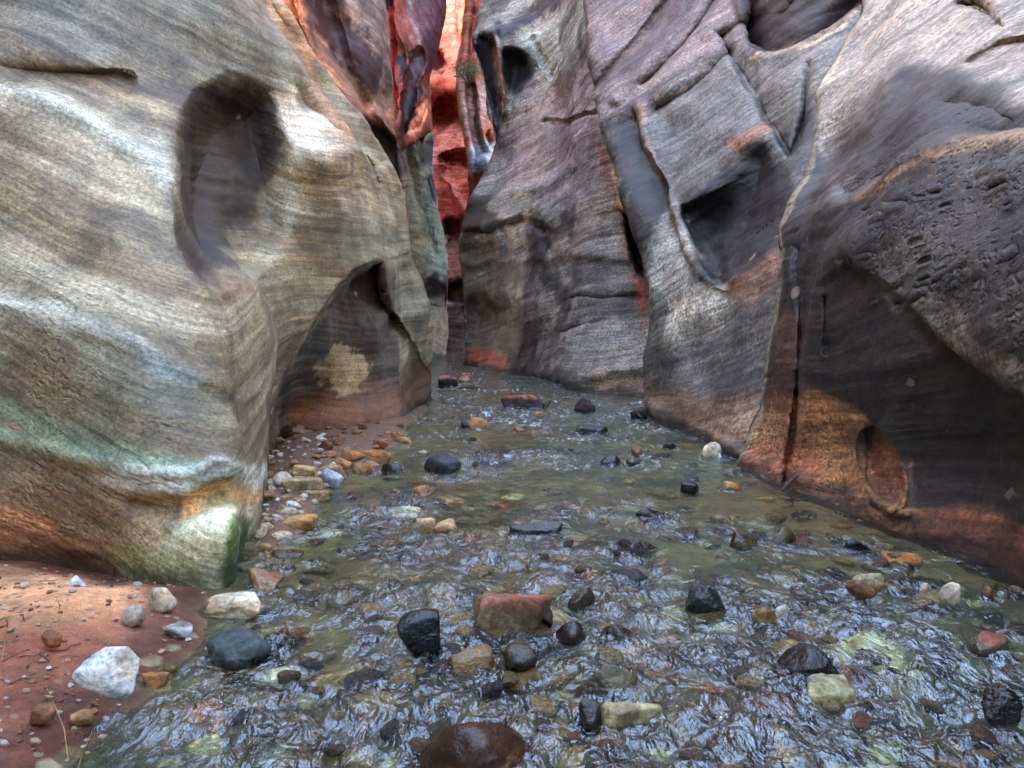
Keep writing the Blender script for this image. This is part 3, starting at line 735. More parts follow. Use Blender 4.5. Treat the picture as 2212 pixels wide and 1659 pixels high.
def right_middle():
    def c(b, x, d): 
        ys = [800, 650, 560, 470, 370, 235, 130, 0]
        return [b] + [at(xx, y, dd) for xx, y, dd in zip(x, ys, d)]
    cols = [
      c(B(1404,899), (1400,1398,1392,1368,1330,1297,1278,1260), (10.8,11.0,11.2,11.7,12.4,13.4,14.1,14.8)),
      c(B(1428,910), (1428,1428,1430,1420,1395,1362,1340,1318), (10.3,10.5,10.7,11.1,11.8,12.9,13.6,14.4)),
      c(B(1470,930), (1470,1472,1480,1480,1462,1435,1410,1385), (9.7,9.95,10.1,10.5,11.2,12.3,13.1,14.0)),
      c(B(1530,958), (1530,1535,1542,1545,1535,1515,1495,1470), (9.0,9.3,9.5,9.9,10.6,11.6,12.5,13.4)),
      c(B(1600,990), (1600,1605,1610,1615,1612,1600,1585,1560), (8.25,8.6,8.9,9.3,10.0,10.9,11.7,12.7)),
      c(B(1680,1005), (1680,1685,1690,1695,1700,1700,1690,1670), (7.8,8.15,8.45,8.9,9.5,10.3,11.0,11.9)),
      c(B(1770,1015), (1770,1770,1775,1780,1790,1800,1800,1800), (7.5,7.9,8.2,8.6,9.1,9.8,10.4,11.1)),
      c(B(1880,1020), (1880,1880,1885,1890,1900,1920,1940,1960), (7.3,7.7,8.0,8.4,8.8,9.4,10.0,10.6))]
    L = cols[0]
    cols = [shift(L, 4.5, 3.4), shift(L, 1.4, 2.0), shift(L, 0.25, 0.7)] + cols
    br = [('hollow', [(1478,470),(1520,405),(1590,350),(1650,320),(1695,370),(1712,450),(1690,530),(1620,590),(1540,612),(1504,565)], 0.95, (60, 170, 1500, 540, 1640, 390), 0.9, (1500,400,1760,640)),
          ('cliff', [(1462,440),(1482,490),(1506,560),(1540,612),(1570,618)], 0.35, 90, .8),
          ('cliff', [(1500,575),(1462,490),(1434,404),(1404,332),(1390,280),(1382,225)], 0.45, 48, .5),
          ('line', [(1385,232),(1392,280),(1408,330),(1438,402),(1462,480),(1490,545),(1530,605)], -0.07, 10, .3),
          ('line', [(1560,105),(1612,180),(1661,267),(1706,338)], 0.30, 5, .3),
          ('cliff', [(1540,70),(1565,108),(1614,180),(1663,267),(1710,345)], 0.45, 50, .4),
          ('cliff', [(1596,-60),(1612,70),(1645,112),(1700,112),(1790,75),(1866,8),(1900,-60)], 0.8, 85, .8),
          ('line', [(1620,122),(1690,118),(1760,96),(1850,36),(1880,0)], -0.03, 11, .3),
          ('line', [(1745,150),(1742,230),(1725,290),(1712,330)], 0.3, 9),
          ('line', [(1450,-20),(1400,60),(1330,140),(1290,190)], 0.22, 9), ('line', [(1500,-20),(1430,100),(1330,210)], -0.15, 12),
          ('line', [(1540,0),(1480,90),(1390,180)], 0.18, 8), ('line', [(1580,110),(1500,190),(1420,240)], 0.2, 12),
          ('bump', (1600,290), -0.25, (60,35)), ('bump', (1430,260), 0.2, (40,50)),
          ('line', [(1400,620),(1440,720),(1480,830),(1500,900)], -0.12, 26),
          ('line', [(1560,620),(1520,700),(1480,780),(1440,850)], 0.14, 30),
          ('line', [(1405,870),(1460,905),(1540,945),(1600,975)], -0.1, 12)]
    pt = [('band', 3, 1.2, S(96,94,92), .55), ('band', 14, 2.2, S(150,144,136), .4), ('blotch', 7, .8, S(104,92,84), .5), ('blotch', 31, .8, S(60,56,52), .5), ('band', 35, 0.7, S(66,62,58), .45),
          ('poly', [(1250,-60),(1620,-60),(1590,110),(1480,190),(1300,260)], 40, S(134,112,112), .7),
          ('poly', [(1480,-60),(1540,-40),(1440,90),(1330,190),(1300,180),(1400,80)], 12, S(84,70,80), .6, 26),
          ('poly', [(1590,-60),(1900,-60),(1860,14),(1790,72),(1700,108),(1640,112),(1606,60)], 10, S(58,38,36), .9),
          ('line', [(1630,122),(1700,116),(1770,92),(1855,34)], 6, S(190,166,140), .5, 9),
          ('poly', [(1400,240),(1560,120),(1650,260),(1680,330),(1560,330),(1470,400),(1420,330)], 24, S(124,120,118), .7),
          ('poly', [(1560,300),(1640,262),(1662,280),(1650,300),(1590,320)], 8, S(164,112,80), .6),
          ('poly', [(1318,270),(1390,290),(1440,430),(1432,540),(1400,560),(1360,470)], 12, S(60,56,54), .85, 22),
          ('poly', [(1480,470),(1530,400),(1640,330),(1700,380),(1712,460),(1680,540),(1610,600),(1530,610),(1505,565)], 16, S(42,34,30), .9, 26),  # black of the hollow painted in, shade along with dark varnish
          ('poly', [(1560,610),(1620,585),(1680,530),(1700,560),(1640,640),(1580,660)], 14, S(134,96,70), .7, 26),
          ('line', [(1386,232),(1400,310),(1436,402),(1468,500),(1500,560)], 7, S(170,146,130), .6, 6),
          ('poly', [(1395,600),(1440,470),(1475,500),(1510,600),(1560,640),(1540,720),(1450,740),(1400,720)], 18, S(178,172,164), .8),
          ('poly', [(1400,640),(1430,650),(1425,780),(1400,800)], 10, S(72,80,76), .6, 20),
          ('poly', [(1400,720),(1500,700),(1640,640),(1670,720),(1640,850),(1460,860),(1405,800)], 24, S(112,108,104), .55),
          ('poly', [(1400,840),(1520,850),(1640,860),(1610,1000),(1500,950),(1404,905)], 18, S(150,122,100), .75),
          ]
    # the faint scratched characters
    sc = S(206,200,190)
    for L_ in ([(1441,644),(1446,652),(1446,664),(1445,672)], [(1459,646),(1461,655),(1460,672),(1459,686),(1456,690)], [(1450,662),(1458,663),(1466,661)], [(1457,647),(1462,644)],
               [(1470,664),(1480,664),(1486,657),(1484,648)], [(1480,664),(1479,672),(1484,660)],
               [(1511,644),(1502,646),(1498,654),(1500,662),(1502,668),(1500,674),(1494,678)]):
        pt.append(('line', L_, 2.6, sc, .75, 0.6))
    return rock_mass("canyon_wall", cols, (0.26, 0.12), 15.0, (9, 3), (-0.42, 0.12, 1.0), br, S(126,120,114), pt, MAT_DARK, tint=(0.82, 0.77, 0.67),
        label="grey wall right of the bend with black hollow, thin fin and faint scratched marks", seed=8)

def right_near():
    def c(b, x, d):
        ys = [1000, 855, 721, 554, 468, 334, 207, 60, -40]
        return [b] + [at(xx, y, dd) for xx, y, dd in zip(x, ys, d)]
    def c2(b, pts): return [b] + [at(*p) for p in pts]
    X = lambda *p: [np.array(q, float) for q in p]
    cols = [
      c2(B(1602,1001), [(1618,960,7.4),(1661,855,7.35),(1674,721,7.4),(1710,554,7.5),(1715,468,7.7),(1754,334,8.0),(1758,207,8.5),(1868,50,9.0),(1900,-40,9.4)]),
      c2(B(1640,1020), [(1650,970,6.95),(1690,855,6.85),(1705,721,6.85),(1742,554,6.9),(1755,468,7.05),(1795,334,7.4),(1815,207,7.9),(1915,50,8.5),(1945,-40,8.9)]),
      c2(B(1720,1060), [(1725,980,6.2),(1740,855,6.1),(1755,721,6.05),(1785,554,6.05),(1805,468,6.2),(1850,334,6.6),(1880,207,7.1),(1965,50,7.9),(1990,-40,8.4)]),
      c2(B(1830,1102), [(1832,985,5.6),(1840,855,5.45),(1850,721,5.4),(1865,554,5.4),(1885,468,5.5),(1925,334,5.8),(1960,207,6.3),(2030,50,7.4),(2050,-40,8.0)]),
      c2(B(1960,1150), [(1960,1000,5.0),(1960,855,4.85),(1962,721,4.75),(1970,554,4.75),(1985,468,4.85),(2015,334,5.1),(2050,207,5.6),(2110,50,6.8),(2120,-40,7.4)]),
      c2(B(2090,1200), [(2090,1000,4.55),(2090,855,4.4),(2092,721,4.3),(2098,554,4.3),(2110,468,4.4),(2130,334,4.65),(2155,207,5.2),(2190,50,6.3),(2200,-40,6.9)]),
      c2(B(2220,1262), [(2220,1000,4.05),(2220,855,3.95),(2222,721,3.85),(2226,554,3.9),(2230,468,4.0),(2245,334,4.25),(2262,207,4.8),(2290,50,5.9),(2300,-40,6.5)]),
      c2(B(2480,1370), [(2480,1000,3.3),(2480,855,3.25),(2482,721,3.2),(2490,554,3.3),(2500,468,3.4),(2520,334,3.7),(2540,207,4.2),(2570,50,5.3),(2600,-40,5.9)]),
      X((2.75,0.6,0),(2.75,.6,.6),(2.75,.6,1.0),(2.75,.6,1.3),(2.8,.6,1.7),(2.9,.6,2.0),(3.1,.6,2.5),(3.6,.7,3.0),(4.4,.8,3.8),(4.9,.9,4.2)),
      X((3.2,-3,0),(3.2,-3,.6),(3.2,-3,1.0),(3.2,-3,1.3),(3.2,-3,1.7),(3.3,-3,2.0),(3.5,-3,2.5),(4.0,-3,3.0),(4.8,-3,3.8),(5.2,-3,4.2)),
      X((4.0,-9,0),(4.0,-9,.6),(4.0,-9,1.0),(4.0,-9,1.3),(4.0,-9,1.7),(4.1,-9,2.0),(4.3,-9,2.5),(4.8,-9,3.0),(5.5,-9,3.8),(5.8,-9,4.2)), X(*[(5 + .3 * h, -14, h) for h in (0, .6, 1., 1.3, 1.7, 2., 2.5, 3., 3.8, 4.2)])]  # last column, unseen behind the camera, added against a light leak
    L = cols[0]
    cols = [shift(L, 5.0, 2.0), shift(L, 1.5, 1.2), shift(L, 0.3, 0.5)] + cols
    br = [('line', [(1738,540),(1733,640),(1728,760),(1720,850),(1708,950),(1694,1040)], 0.30, 5.5, .25),
          ('line', [(1748,540),(1745,700),(1734,860),(1722,950)], -0.04, 9, .25),
          ('line', [(1782,640),(1782,700),(1778,760)], 0.08, 4, .3),
          ('cliff', [(1810,452),(1850,434),(1900,412),(1990,360),(2085,314),(2235,304),(2320,300)], 0.32, 70, .8), ('hollow', [(1870,330),(1890,230),(1960,160),(2060,165),(2140,220),(2200,270),(2060,310),(1960,370),(1900,400)], 0.2, 90, .8),
          ('line', [(1856,440),(1905,410),(1960,372),(2020,345),(2075,318),(2230,308)], -0.012, 12),
          ('line', [(1880,450),(1960,405),(2060,355),(2230,340)], 0.03, 26),
          ('hollow', [(1755,330),(1800,240),(1860,180),(1900,170),(1870,280),(1830,420),(1760,520),(1720,540)], 0.16, 50),
          ('line', [(1868,50),(1800,140),(1762,205),(1756,330),(1718,470)], -0.05, 12, .3),
          ('hollow', [(1858,945),(1876,926),(1900,940),(1928,980),(1946,1030),(1948,1070),(1922,1086),(1886,1068),(1864,1010)], 0.08, 14, .4),
          ('line', [(1950,1010),(1956,1060),(1950,1090),(1925,1102)], -0.06, 8, .2),
          ('line', [(1896,1085),(1925,1102),(1960,1110)], -0.05, 7, .2),
          ('hollow', [(2060,20),(2110,-10),(2150,20),(2170,60),(2130,50)], 0.5, 10),
          ('line', [(2080,115),(2140,75),(2190,55),(2230,60)], -0.04, 12), ('hollow', [(2075,130),(2150,85),(2230,80),(2230,130),(2120,150)], 0.2, 18),
          ('cliff', [(2330,880),(2240,835),(2110,765),(2000,685),(1900,610),(1830,540)], 0.26, 110, 1.0),
          
          
          ]
    rnd = random.Random(5)
    for i in range(46):                                # pockets with lit lower lips
        x = rnd.uniform(1880, 2220); y = rnd.uniform(360, 640) + (2212 - x) * 0.12
        w = rnd.uniform(5, 13)
        br.append(('line', [(x - w, y + w * .4), (x, y), (x + w, y - w * .3)], rnd.uniform(.015, .05), w * .5, .8))
        br.append(('line', [(x - w, y + w * 1.2), (x, y + w * .9), (x + w, y + w * .5)], -0.012, w * .4, .8))
    pt = [('band', 3, 1.6, S(70,66,62), .6), ('band', 14, 3.0, S(116,112,104), .4), ('blotch', 7, 1.0, S(86,64,48), .6), ('blotch', 31, .8, S(60,56,52), .5), ('band', 35, 0.7, S(66,62,58), .45), ('blotch', 17, 2.2, S(52,46,42), .5),
          ('poly', [(1870,-60),(2260,-60),(2260,230),(2140,190),(2060,150),(1960,130),(1880,190),(1780,330),(1760,210)], 22, S(166,158,148), .85),  # upper shoulder painted lighter where it faces the sky
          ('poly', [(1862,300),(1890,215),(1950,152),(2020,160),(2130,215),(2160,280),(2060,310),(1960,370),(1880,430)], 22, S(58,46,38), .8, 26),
          ('poly', [(1850,440),(1905,408),(2010,345),(2080,312),(2240,302),(2240,318),(2090,336),(1990,372),(1900,432)], 8, S(176,148,118), .7, 10),  # painted highlight along the lip of the ledge
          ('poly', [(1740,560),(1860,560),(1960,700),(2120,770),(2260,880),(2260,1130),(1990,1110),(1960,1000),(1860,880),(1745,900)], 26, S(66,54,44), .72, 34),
          ('poly', [(1890,600),(2000,620),(2120,690),(2260,800),(2260,870),(2110,770),(1990,690),(1920,650)], 16, S(150,142,134), .7, 34),
          ('poly', [(1668,880),(1745,850),(1860,900),(1850,960),(1930,1100),(1840,1110),(1600,1010)], 16, S(184,142,102), .85, 16),
          ('poly', [(1640,960),(1720,940),(1760,1010),(1740,1060),(1620,1010)], 12, S(184,124,96), .6, 16),
          ('poly', [(1680,700),(1730,690),(1725,860),(1670,870)], 8, S(110,74,48), .7),
          ('poly', [(1862,950),(1880,930),(1910,950),(1940,1000),(1948,1060),(1920,1084),(1888,1066),(1866,1010)], 6, S(172,118,88), .6, 12),
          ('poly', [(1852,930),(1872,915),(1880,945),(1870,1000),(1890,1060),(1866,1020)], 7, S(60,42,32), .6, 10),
          ('poly', [(1840,1090),(1925,1090),(1960,1000),(1972,1090),(2060,1150),(1960,1160)], 10, S(190,150,108), .75, 12),
          ('poly', [(1960,1100),(2080,1100),(2260,1160),(2260,1300),(2080,1220),(1960,1160)], 22, S(138,96,70), .85, 20),
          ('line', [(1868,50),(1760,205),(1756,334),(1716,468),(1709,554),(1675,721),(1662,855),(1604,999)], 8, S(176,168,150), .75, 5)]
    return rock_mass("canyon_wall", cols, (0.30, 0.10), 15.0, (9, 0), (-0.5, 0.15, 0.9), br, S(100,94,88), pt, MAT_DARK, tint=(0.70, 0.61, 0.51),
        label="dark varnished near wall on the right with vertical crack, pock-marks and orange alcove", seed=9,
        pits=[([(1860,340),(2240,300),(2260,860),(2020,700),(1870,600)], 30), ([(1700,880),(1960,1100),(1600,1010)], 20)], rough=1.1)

left_near(); left_second(); grey_rib(); red_flap(); red_back(); pale_columns(); center_wall(); right_middle(); right_near()

# ------------------------------------------------------------------ stream bed, banks, water
def gpoly(pts): return [tuple(ground(x, y)[:2]) for x, y in pts]
BANK1 = gpoly([(-500,1180),(0,1200),(200,1235),(430,1262),(452,1300),(436,1345),(430,1395),(385,1440),(330,1500),(285,1560),(215,1625),(150,1690),(60,1800),(-300,2000),(-900,1700)])
BANK2 = gpoly([(560,1190),(560,1120),(575,1040),(585,960),(700,940),(850,905),(925,868),(905,905),(868,935),(840,965),(800,1000),(745,1025),(720,1052),(690,1085),(672,1130),(655,1150),(610,1172),(585,1192)])

def ground_height(x, y, fine=True):
    P = np.stack([x, y, np.zeros_like(x)], -1)
    h = -0.15 + 0.05 * fbm(P * 0.7, 3, 301)
    if fine: h = h + 0.018 * fbm(P * 5.0, 4, 305)
    b1 = poly_sd(x, y, smooth_poly(BANK1, 3)); b2 = poly_sd(x, y, smooth_poly(BANK2, 3))
    r = 0.04 * fbm(P * 3.0, 4, 310)
    k1 = np.clip((b1 + r) * 0.24, -0.16, 0.13 + 0.3 * r); k2 = np.clip((b2 + r) * 0.35, -0.16, 0.10 + 0.3 * r)
    return np.maximum(np.maximum(h, k1 + 0.3 * (h + .15)), k2 + 0.3 * (h + .15)), b1, b2

def ground_material():
    m, t, bs = new_mat("sand_and_gravel")
    L = t.links.new
    geo = N(t, "ShaderNodeNewGeometry").outputs["Position"]
    col = attr(t, "col", "Color"); wet = attr(t, "wet", "Fac")
    n1 = noise_n(t, geo, 14.0, 7, 0.72); n2 = noise_n(t, geo, 110.0, 4, 0.75)
    k = math_n(t, 'MULTIPLY', mapr(t, n1, 0.3, 0.7, 0.6, 1.4), mapr(t, n2, 0.3, 0.7, 0.65, 1.35))
    c = mixc(t, 1.0, col, gray(t, k), 'MULTIPLY')
    v = N(t, "ShaderNodeTexVoronoi"); L(geo, v.inputs["Vector"]); v.inputs["Scale"].default_value = 26.0
    sp = N(t, "ShaderNodeSeparateColor"); L(v.outputs["Color"], sp.inputs[0])
    peb = math_n(t, 'MULTIPLY', math_n(t, 'LESS_THAN', v.outputs["Distance"], mapr(t, sp.outputs[1], 0, 1, 0.12, 0.42)), math_n(t, 'GREATER_THAN', sp.outputs[0], 0.62))
    pc = N(t, "ShaderNodeValToRGB"); L(sp.outputs[2], pc.inputs[0])
    e = pc.color_ramp.elements; e[0].color = (0.05, 0.04, 0.03, 1); e[1].color = (0.42, 0.36, 0.26, 1)
    e2 = pc.color_ramp.elements.new(0.5); e2.color = (0.20, 0.12, 0.06, 1)
    c = mixc(t, math_n(t, 'MULTIPLY', peb, 0.75), c, pc.outputs[0])
    v2 = N(t, "ShaderNodeTexVoronoi"); L(geo, v2.inputs["Vector"]); v2.inputs["Scale"].default_value = 8.5; v2.inputs["Randomness"].default_value = 1.0
    s2 = N(t, "ShaderNodeSeparateColor"); L(v2.outputs["Color"], s2.inputs[0])
    cob = math_n(t, 'MULTIPLY', math_n(t, 'MULTIPLY', mapr(t, v2.outputs["Distance"], 0.30, 0.42, 1.0, 0.0), math_n(t, 'GREATER_THAN', s2.outputs[0], 0.35)), mapr(t, wet, 0.9, 1.0, 0.0, 1.0))
    p2 = N(t, "ShaderNodeValToRGB"); L(s2.outputs[1], p2.inputs[0])
    e = p2.color_ramp.elements; e[0].color = (0.05, 0.045, 0.03, 1); e[1].color = (0.50, 0.42, 0.24, 1)
    e3 = p2.color_ramp.elements.new(0.45); e3.color = (0.22, 0.17, 0.075, 1); e4 = p2.color_ramp.elements.new(0.7); e4.color = (0.32, 0.20, 0.08, 1)
    c = mixc(t, math_n(t, 'MULTIPLY', cob, 0.8), c, mixc(t, 1.0, p2.outputs[0], gray(t, mapr(t, n1, 0.3, 0.7, 0.6, 1.4)), 'MULTIPLY'))
    L(c, bs.inputs["Base Color"])
    L(mapr(t, wet, 0, 1, 0.9, 0.35), bs.inputs["Roughness"])
    h = math_n(t, 'ADD', math_n(t, 'MULTIPLY', n1, 0.032), math_n(t, 'MULTIPLY', n2, 0.010))
    h = math_n(t, 'ADD', h, math_n(t, 'MULTIPLY', math_n(t, 'MULTIPLY', peb, mapr(t, v.outputs["Distance"], 0, 0.4, 1, 0.3)), 0.012))
    h = math_n(t, 'ADD', h, math_n(t, 'MULTIPLY', math_n(t, 'MULTIPLY', cob, mapr(t, v2.outputs["Distance"], 0, 0.42, 1, 0.2)), 0.04))
    b = N(t, "ShaderNodeBump"); b.inputs["Strength"].default_value = 0.9; b.inputs["Distance"].default_value = 1.0
    L(h, b.inputs["Height"]); L(b.outputs[0], bs.inputs["Normal"])
    return m

def lod_grid(ylist, plist):
    d = FPX * CAMZ / (np.array(ylist, float) - 690.0)
    p = (np.array(plist, float) - 1106.0) / FPX
    return d[:, None] + 0 * p[None], d[:, None] * p[None]

def build_ground():
    ys = np.concatenate([np.arange(1760, 745, -3.0), [744, 738, 732, 726, 720, 714]])
    d = FPX * CAMZ / (ys - 690.0)
    d = np.concatenate([[-14, -8, -4, -1, 0.5, 1.3], d, [130, 200]])
    p = np.concatenate([np.arange(-300, 2500, 3.2)])
    Y = d[:, None] + 0 * p[None]
    Xs = np.maximum(d, 2.0)[:, None] * ((p - 1106) / FPX)[None]
    ext = [60, 15, 6, 2.5, 1.0]
    lx = np.stack([Xs[:, 0] - e for e in ext], 1); rx = np.stack([Xs[:, -1] + e for e in ext[::-1]], 1)
    X = np.concatenate([lx, Xs, rx], 1); Y = np.concatenate([Y[:, :5], Y, Y[:, :5]], 1)
    Z, b1, b2 = ground_height(X, Y)
    far = sstep(40, 60, Y); Z = Z * (1 - far) - 0.12 * far
    P = np.stack([X, Y, Z], -1)
    n = fbm(P * 2.2, 6, 320, 0.65); n2 = fbm(P * 0.6, 3, 330)
    bed = np.array(S(152,138,88)); bed2 = np.array(S(96,94,68)); rust = np.array(S(164,122,66))
    m = sstep(-0.3, 0.35, n)[..., None]; col = bed2 * (1 - m) + bed * m
    m = (sstep(0.05, 0.4, n2) * 0.5)[..., None]; col = col * (1 - m) + rust * m
    wetsand = np.array(S(140,82,56)); dry = np.array(S(250,164,112)); grav = np.array(S(124,88,68))  # pale tone is dry sand plus a sunlit patch painted into the colour
    up = sstep(-0.02, 0.02, Z + 0.01 * n)
    k1 = (up * (b1 > b2))[..., None]; k2 = (up * (b1 <= b2))[..., None]
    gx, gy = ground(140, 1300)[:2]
    lit_patch = np.clip(sstep(1.35, 0.35, np.hypot((X - gx) * 0.8, (Y - gy) * 1.5) + 0.35 * n), 0, 1) * sstep(0.04, 0.10, Z)
    bc = (wetsand * (1 - lit_patch[..., None]) + dry * lit_patch[..., None]) * (1 + 0.7 * n[..., None])
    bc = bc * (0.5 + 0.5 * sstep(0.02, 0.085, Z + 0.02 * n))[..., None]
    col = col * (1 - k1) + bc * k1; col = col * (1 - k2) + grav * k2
    wet = 1 - sstep(0.02, 0.09, Z)
    F = grid_faces(*X.shape)
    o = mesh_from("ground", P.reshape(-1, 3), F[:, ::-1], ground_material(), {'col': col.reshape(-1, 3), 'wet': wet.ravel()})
    tag(o, kind='structure')

# ------------------------------------------------------------------ stones
def stone_material():
    m, t, bs = new_mat("river_stone")
    L = t.links.new
    tc = N(t, "ShaderNodeTexCoord").outputs["Object"]
    oi = N(t, "ShaderNodeObjectInfo")
    ad = N(t, "ShaderNodeVectorMath", operation='ADD'); L(tc, ad.inputs[0]); L(oi.outputs["Location"], ad.inputs[1])
    p = ad.outputs[0]
    col = attr(t, "col", "Color"); wet = attr(t, "wet", "Fac")
    n1 = noise_n(t, p, 9.0, 6, 0.65, 0.5); n2 = noise_n(t, p, 60.0, 5, 0.7)
    k = math_n(t, 'MULTIPLY', mapr(t, n1, 0.34, 0.66, 0.45, 1.5), mapr(t, n2, 0.34, 0.66, 0.6, 1.4))
    k = math_n(t, 'MULTIPLY', k, mapr(t, oi.outputs["Random"], 0, 1, 0.85, 1.15))
    c = mixc(t, 1.0, col, gray(t, k), 'MULTIPLY')
    st = noise_n(t, p, 5.0, 4, 0.6)
    c = mixc(t, mapr(t, st, 0.46, 0.62, 0, 0.85), c, mixc(t, 1.0, c, (0.72, 0.52, 0.34), 'MULTIPLY'))
    L(mixc(t, math_n(t, 'MULTIPLY', wet, 0.55), c, mixc(t, 1.0, c, (0.45, 0.42, 0.38), 'MULTIPLY')), bs.inputs["Base Color"])
    L(mapr(t, wet, 0, 1, 0.85, 0.16), bs.inputs["Roughness"])
    h = math_n(t, 'ADD', math_n(t, 'MULTIPLY', n1, 0.02), math_n(t, 'MULTIPLY', n2, 0.005))
    b = N(t, "ShaderNodeBump"); b.inputs["Strength"].default_value = 0.7; b.inputs["Distance"].default_value = 1.0
    L(h, b.inputs["Height"]); L(b.outputs[0], bs.inputs["Normal"])
    return m
MAT_STONE = stone_material()

def ico(sub):
    bm = bmesh.new(); bmesh.ops.create_icosphere(bm, subdivisions=sub, radius=1.0)
    bm.verts.ensure_lookup_table()
    V = np.array([v.co[:] for v in bm.verts]); F = np.array([[v.index for v in f.verts] for f in bm.faces])
    bm.free(); return V, F
ICO = {k: ico(k) for k in (3, 4, 5)}

def stone_shape(seed, style, sub=4):
    rs = np.random.RandomState(seed)
    D, F = ICO[sub]
    if style == 'round':   n, lo, hi, pw, amp = 22, 0.86, 1.0, 9, 0.03
    elif style == 'slab':  n, lo, hi, pw, amp = 12, 0.66, 0.98, 26, 0.035
    elif style == 'block': n, lo, hi, pw, amp = 11, 0.68, 0.98, 26, 0.035
    elif style == 'tri':   n, lo, hi, pw, amp = 5, 0.62, 0.9, 20, 0.03
    else:                  n, lo, hi, pw, amp = 13, 0.66, 1.0, 24, 0.045
    nn = rs.normal(size=(n, 3)); nn /= np.linalg.norm(nn, axis=1, keepdims=True)
    dd = rs.uniform(lo, hi, n)
    if style in ('slab', 'block'):
        ax = np.array([[1,0,0],[-1,0,0],[0,1,0],[0,-1,0],[0,0,1],[0,0,-1]], float) + rs.normal(size=(6, 3)) * 0.20
        nn = np.concatenate([nn, ax / np.linalg.norm(ax, axis=1, keepdims=True)]); dd = np.concatenate([dd, rs.uniform(0.52, 0.78, 6)])
    q = np.clip(D @ nn.T, 0, None) / dd
    r = 1.0 / ((q ** pw).sum(1) + 0.85 ** pw * 0.02 + 1e-9) ** (1.0 / pw)
    r = np.minimum(r, 1.35)
    V = D * r[:, None]
    V = V + D * (0.9 * amp * fbm(D * 5.0 + seed * 1.7, 4, seed % 37, 0.6))[:, None]
    V = V + D * (1.3 * amp * fbm(D * 2.2 + seed * 3.1, 4, seed % 50))[:, None] + D * (0.35 * amp * fbm(D * 9 + seed, 3, seed % 31))[:, None]
    V = V - (V.max(0) + V.min(0)) / 2
    V = V / ((V.max(0) - V.min(0)) / 2)
    return V, F

def stone_mesh(name, seed, style, dims, colour, wet, z0, waterz=0.0, sub=4, top=None, on_bank=False, vis=0.5):
    """z0: world height of the stone's lowest point, used to wet what lies near the water."""
    V, F = stone_shape(seed, style, sub)
    V = V * np.array(dims) / 2.0; V[:, 2] -= V[:, 2].min()
    zw = V[:, 2] + z0
    nz = fbm(V * 14.0, 4, seed % 40, 0.6)
    w = np.clip(wet + np.zeros(len(V)) + (0 if on_bank else 1 - sstep(waterz + 0.018, waterz + 0.055, zw + 0.02 * nz)), 0, 1)
    col = np.zeros((len(V), 3)) + np.array(colour)
    if top is not None:
        m = sstep(1 - 0.42 * vis, 1 - 0.25 * vis, V[:, 2] / dims[2] + 0.10 * nz)[:, None]
        col = col * (1 - m) + np.array(top) * m
    col = 0.95 * np.clip(col, 0, 1) ** 1.2 * (1 + 0.45 * fbm(V * 9.0 + 5, 4, seed % 23, 0.6))[:, None]
    return mesh_from(name, V, F, MAT_STONE, {'col': np.clip(col, 0.005, 0.85), 'wet': w})

MOUNDS = []          # (x, y, radius, height) where the water rides up over a stone
RIPPLE = []          # (x, y, radius) around stones that break the surface

def put_stone(x, yb, w, h, style, colour, label, rot=0.0, dep=0.8, wet=0.0, sink=0, top=None, seed=None, name="rock", cat="rock", group=None, bank=False, tilt=0.0):
    """x: middle, yb: where its near foot meets water or sand, w, h: apparent width and height; sink: 1 when the water runs over it"""
    seed = seed if seed is not None else int(x * 7 + yb * 13) % 9973
    g = ground(x, yb)
    if bank:
        gz = float(ground_height(np.array([g[0]]), np.array([g[1]]))[0][0]); gz = max(gz, 0.0)
        g = ground(x, yb, gz)
    else: gz = 0.0
    d = np.hypot(g[1], CAMZ); k = d / FPX
    W = w * k; th = math.atan2(CAMZ - gz, g[1])
    Dp = W * dep
    if sink:
        Dp = max(h * k / math.sin(th), W * 0.5); H = 0.0
    else:
        H = (h * k - Dp * math.sin(th)) / math.cos(th)
        if H < 0.28 * min(W, Dp):
            Dp = min(Dp, 0.75 * h * k / math.sin(th)); H = max((h * k - Dp * math.sin(th)) / math.cos(th), 0.2 * min(W, Dp))
    bed = float(ground_height(np.array([g[0]]), np.array([g[1] + Dp / 2]))[0][0])
    if bank: bot = gz - 0.18 * H - 0.01; topz = gz + H
    elif sink: topz = -0.012 if sink == 1 else -0.05; bot = min(bed - 0.02, topz - 0.06)
    else: topz = H; bot = min(bed - 0.02, -0.03)
    bot = max(bot, topz - max(0.9 * W, 0.12))
    o = stone_mesh(name, seed, style, (W * 1.04, Dp, topz - bot), colour, wet, bot, top=top, on_bank=bank, vis=min(1.0, H / (topz - bot)) if H else 0.3, sub=5 if w > 75 else 4)
    o.location = (g[0], g[1] + Dp * 0.5, bot)
    o.rotation_euler = (tilt, 0, math.radians(rot))
    tag(o, label, cat, group)
    if sink == 1: MOUNDS.append((g[0], g[1] + Dp * 0.45, max(W, Dp) * 0.55, 0.028))
    elif not bank: RIPPLE.append((g[0], g[1] + Dp * 0.5, max(W, Dp) * 0.62))
    return o

def R_(*a, **k): return put_stone(*a, **k)
white, cream, tanc, ochre = S(226,224,214), S(212,200,172), S(190,166,130), S(186,140,82)
olive, dkol, slate, black = S(126,116,76), S(78,72,50), S(66,72,76), S(36,38,40)
redc, rust, brownc, gryc = S(176,104,82), S(150,84,48), S(110,78,50), S(140,134,122)
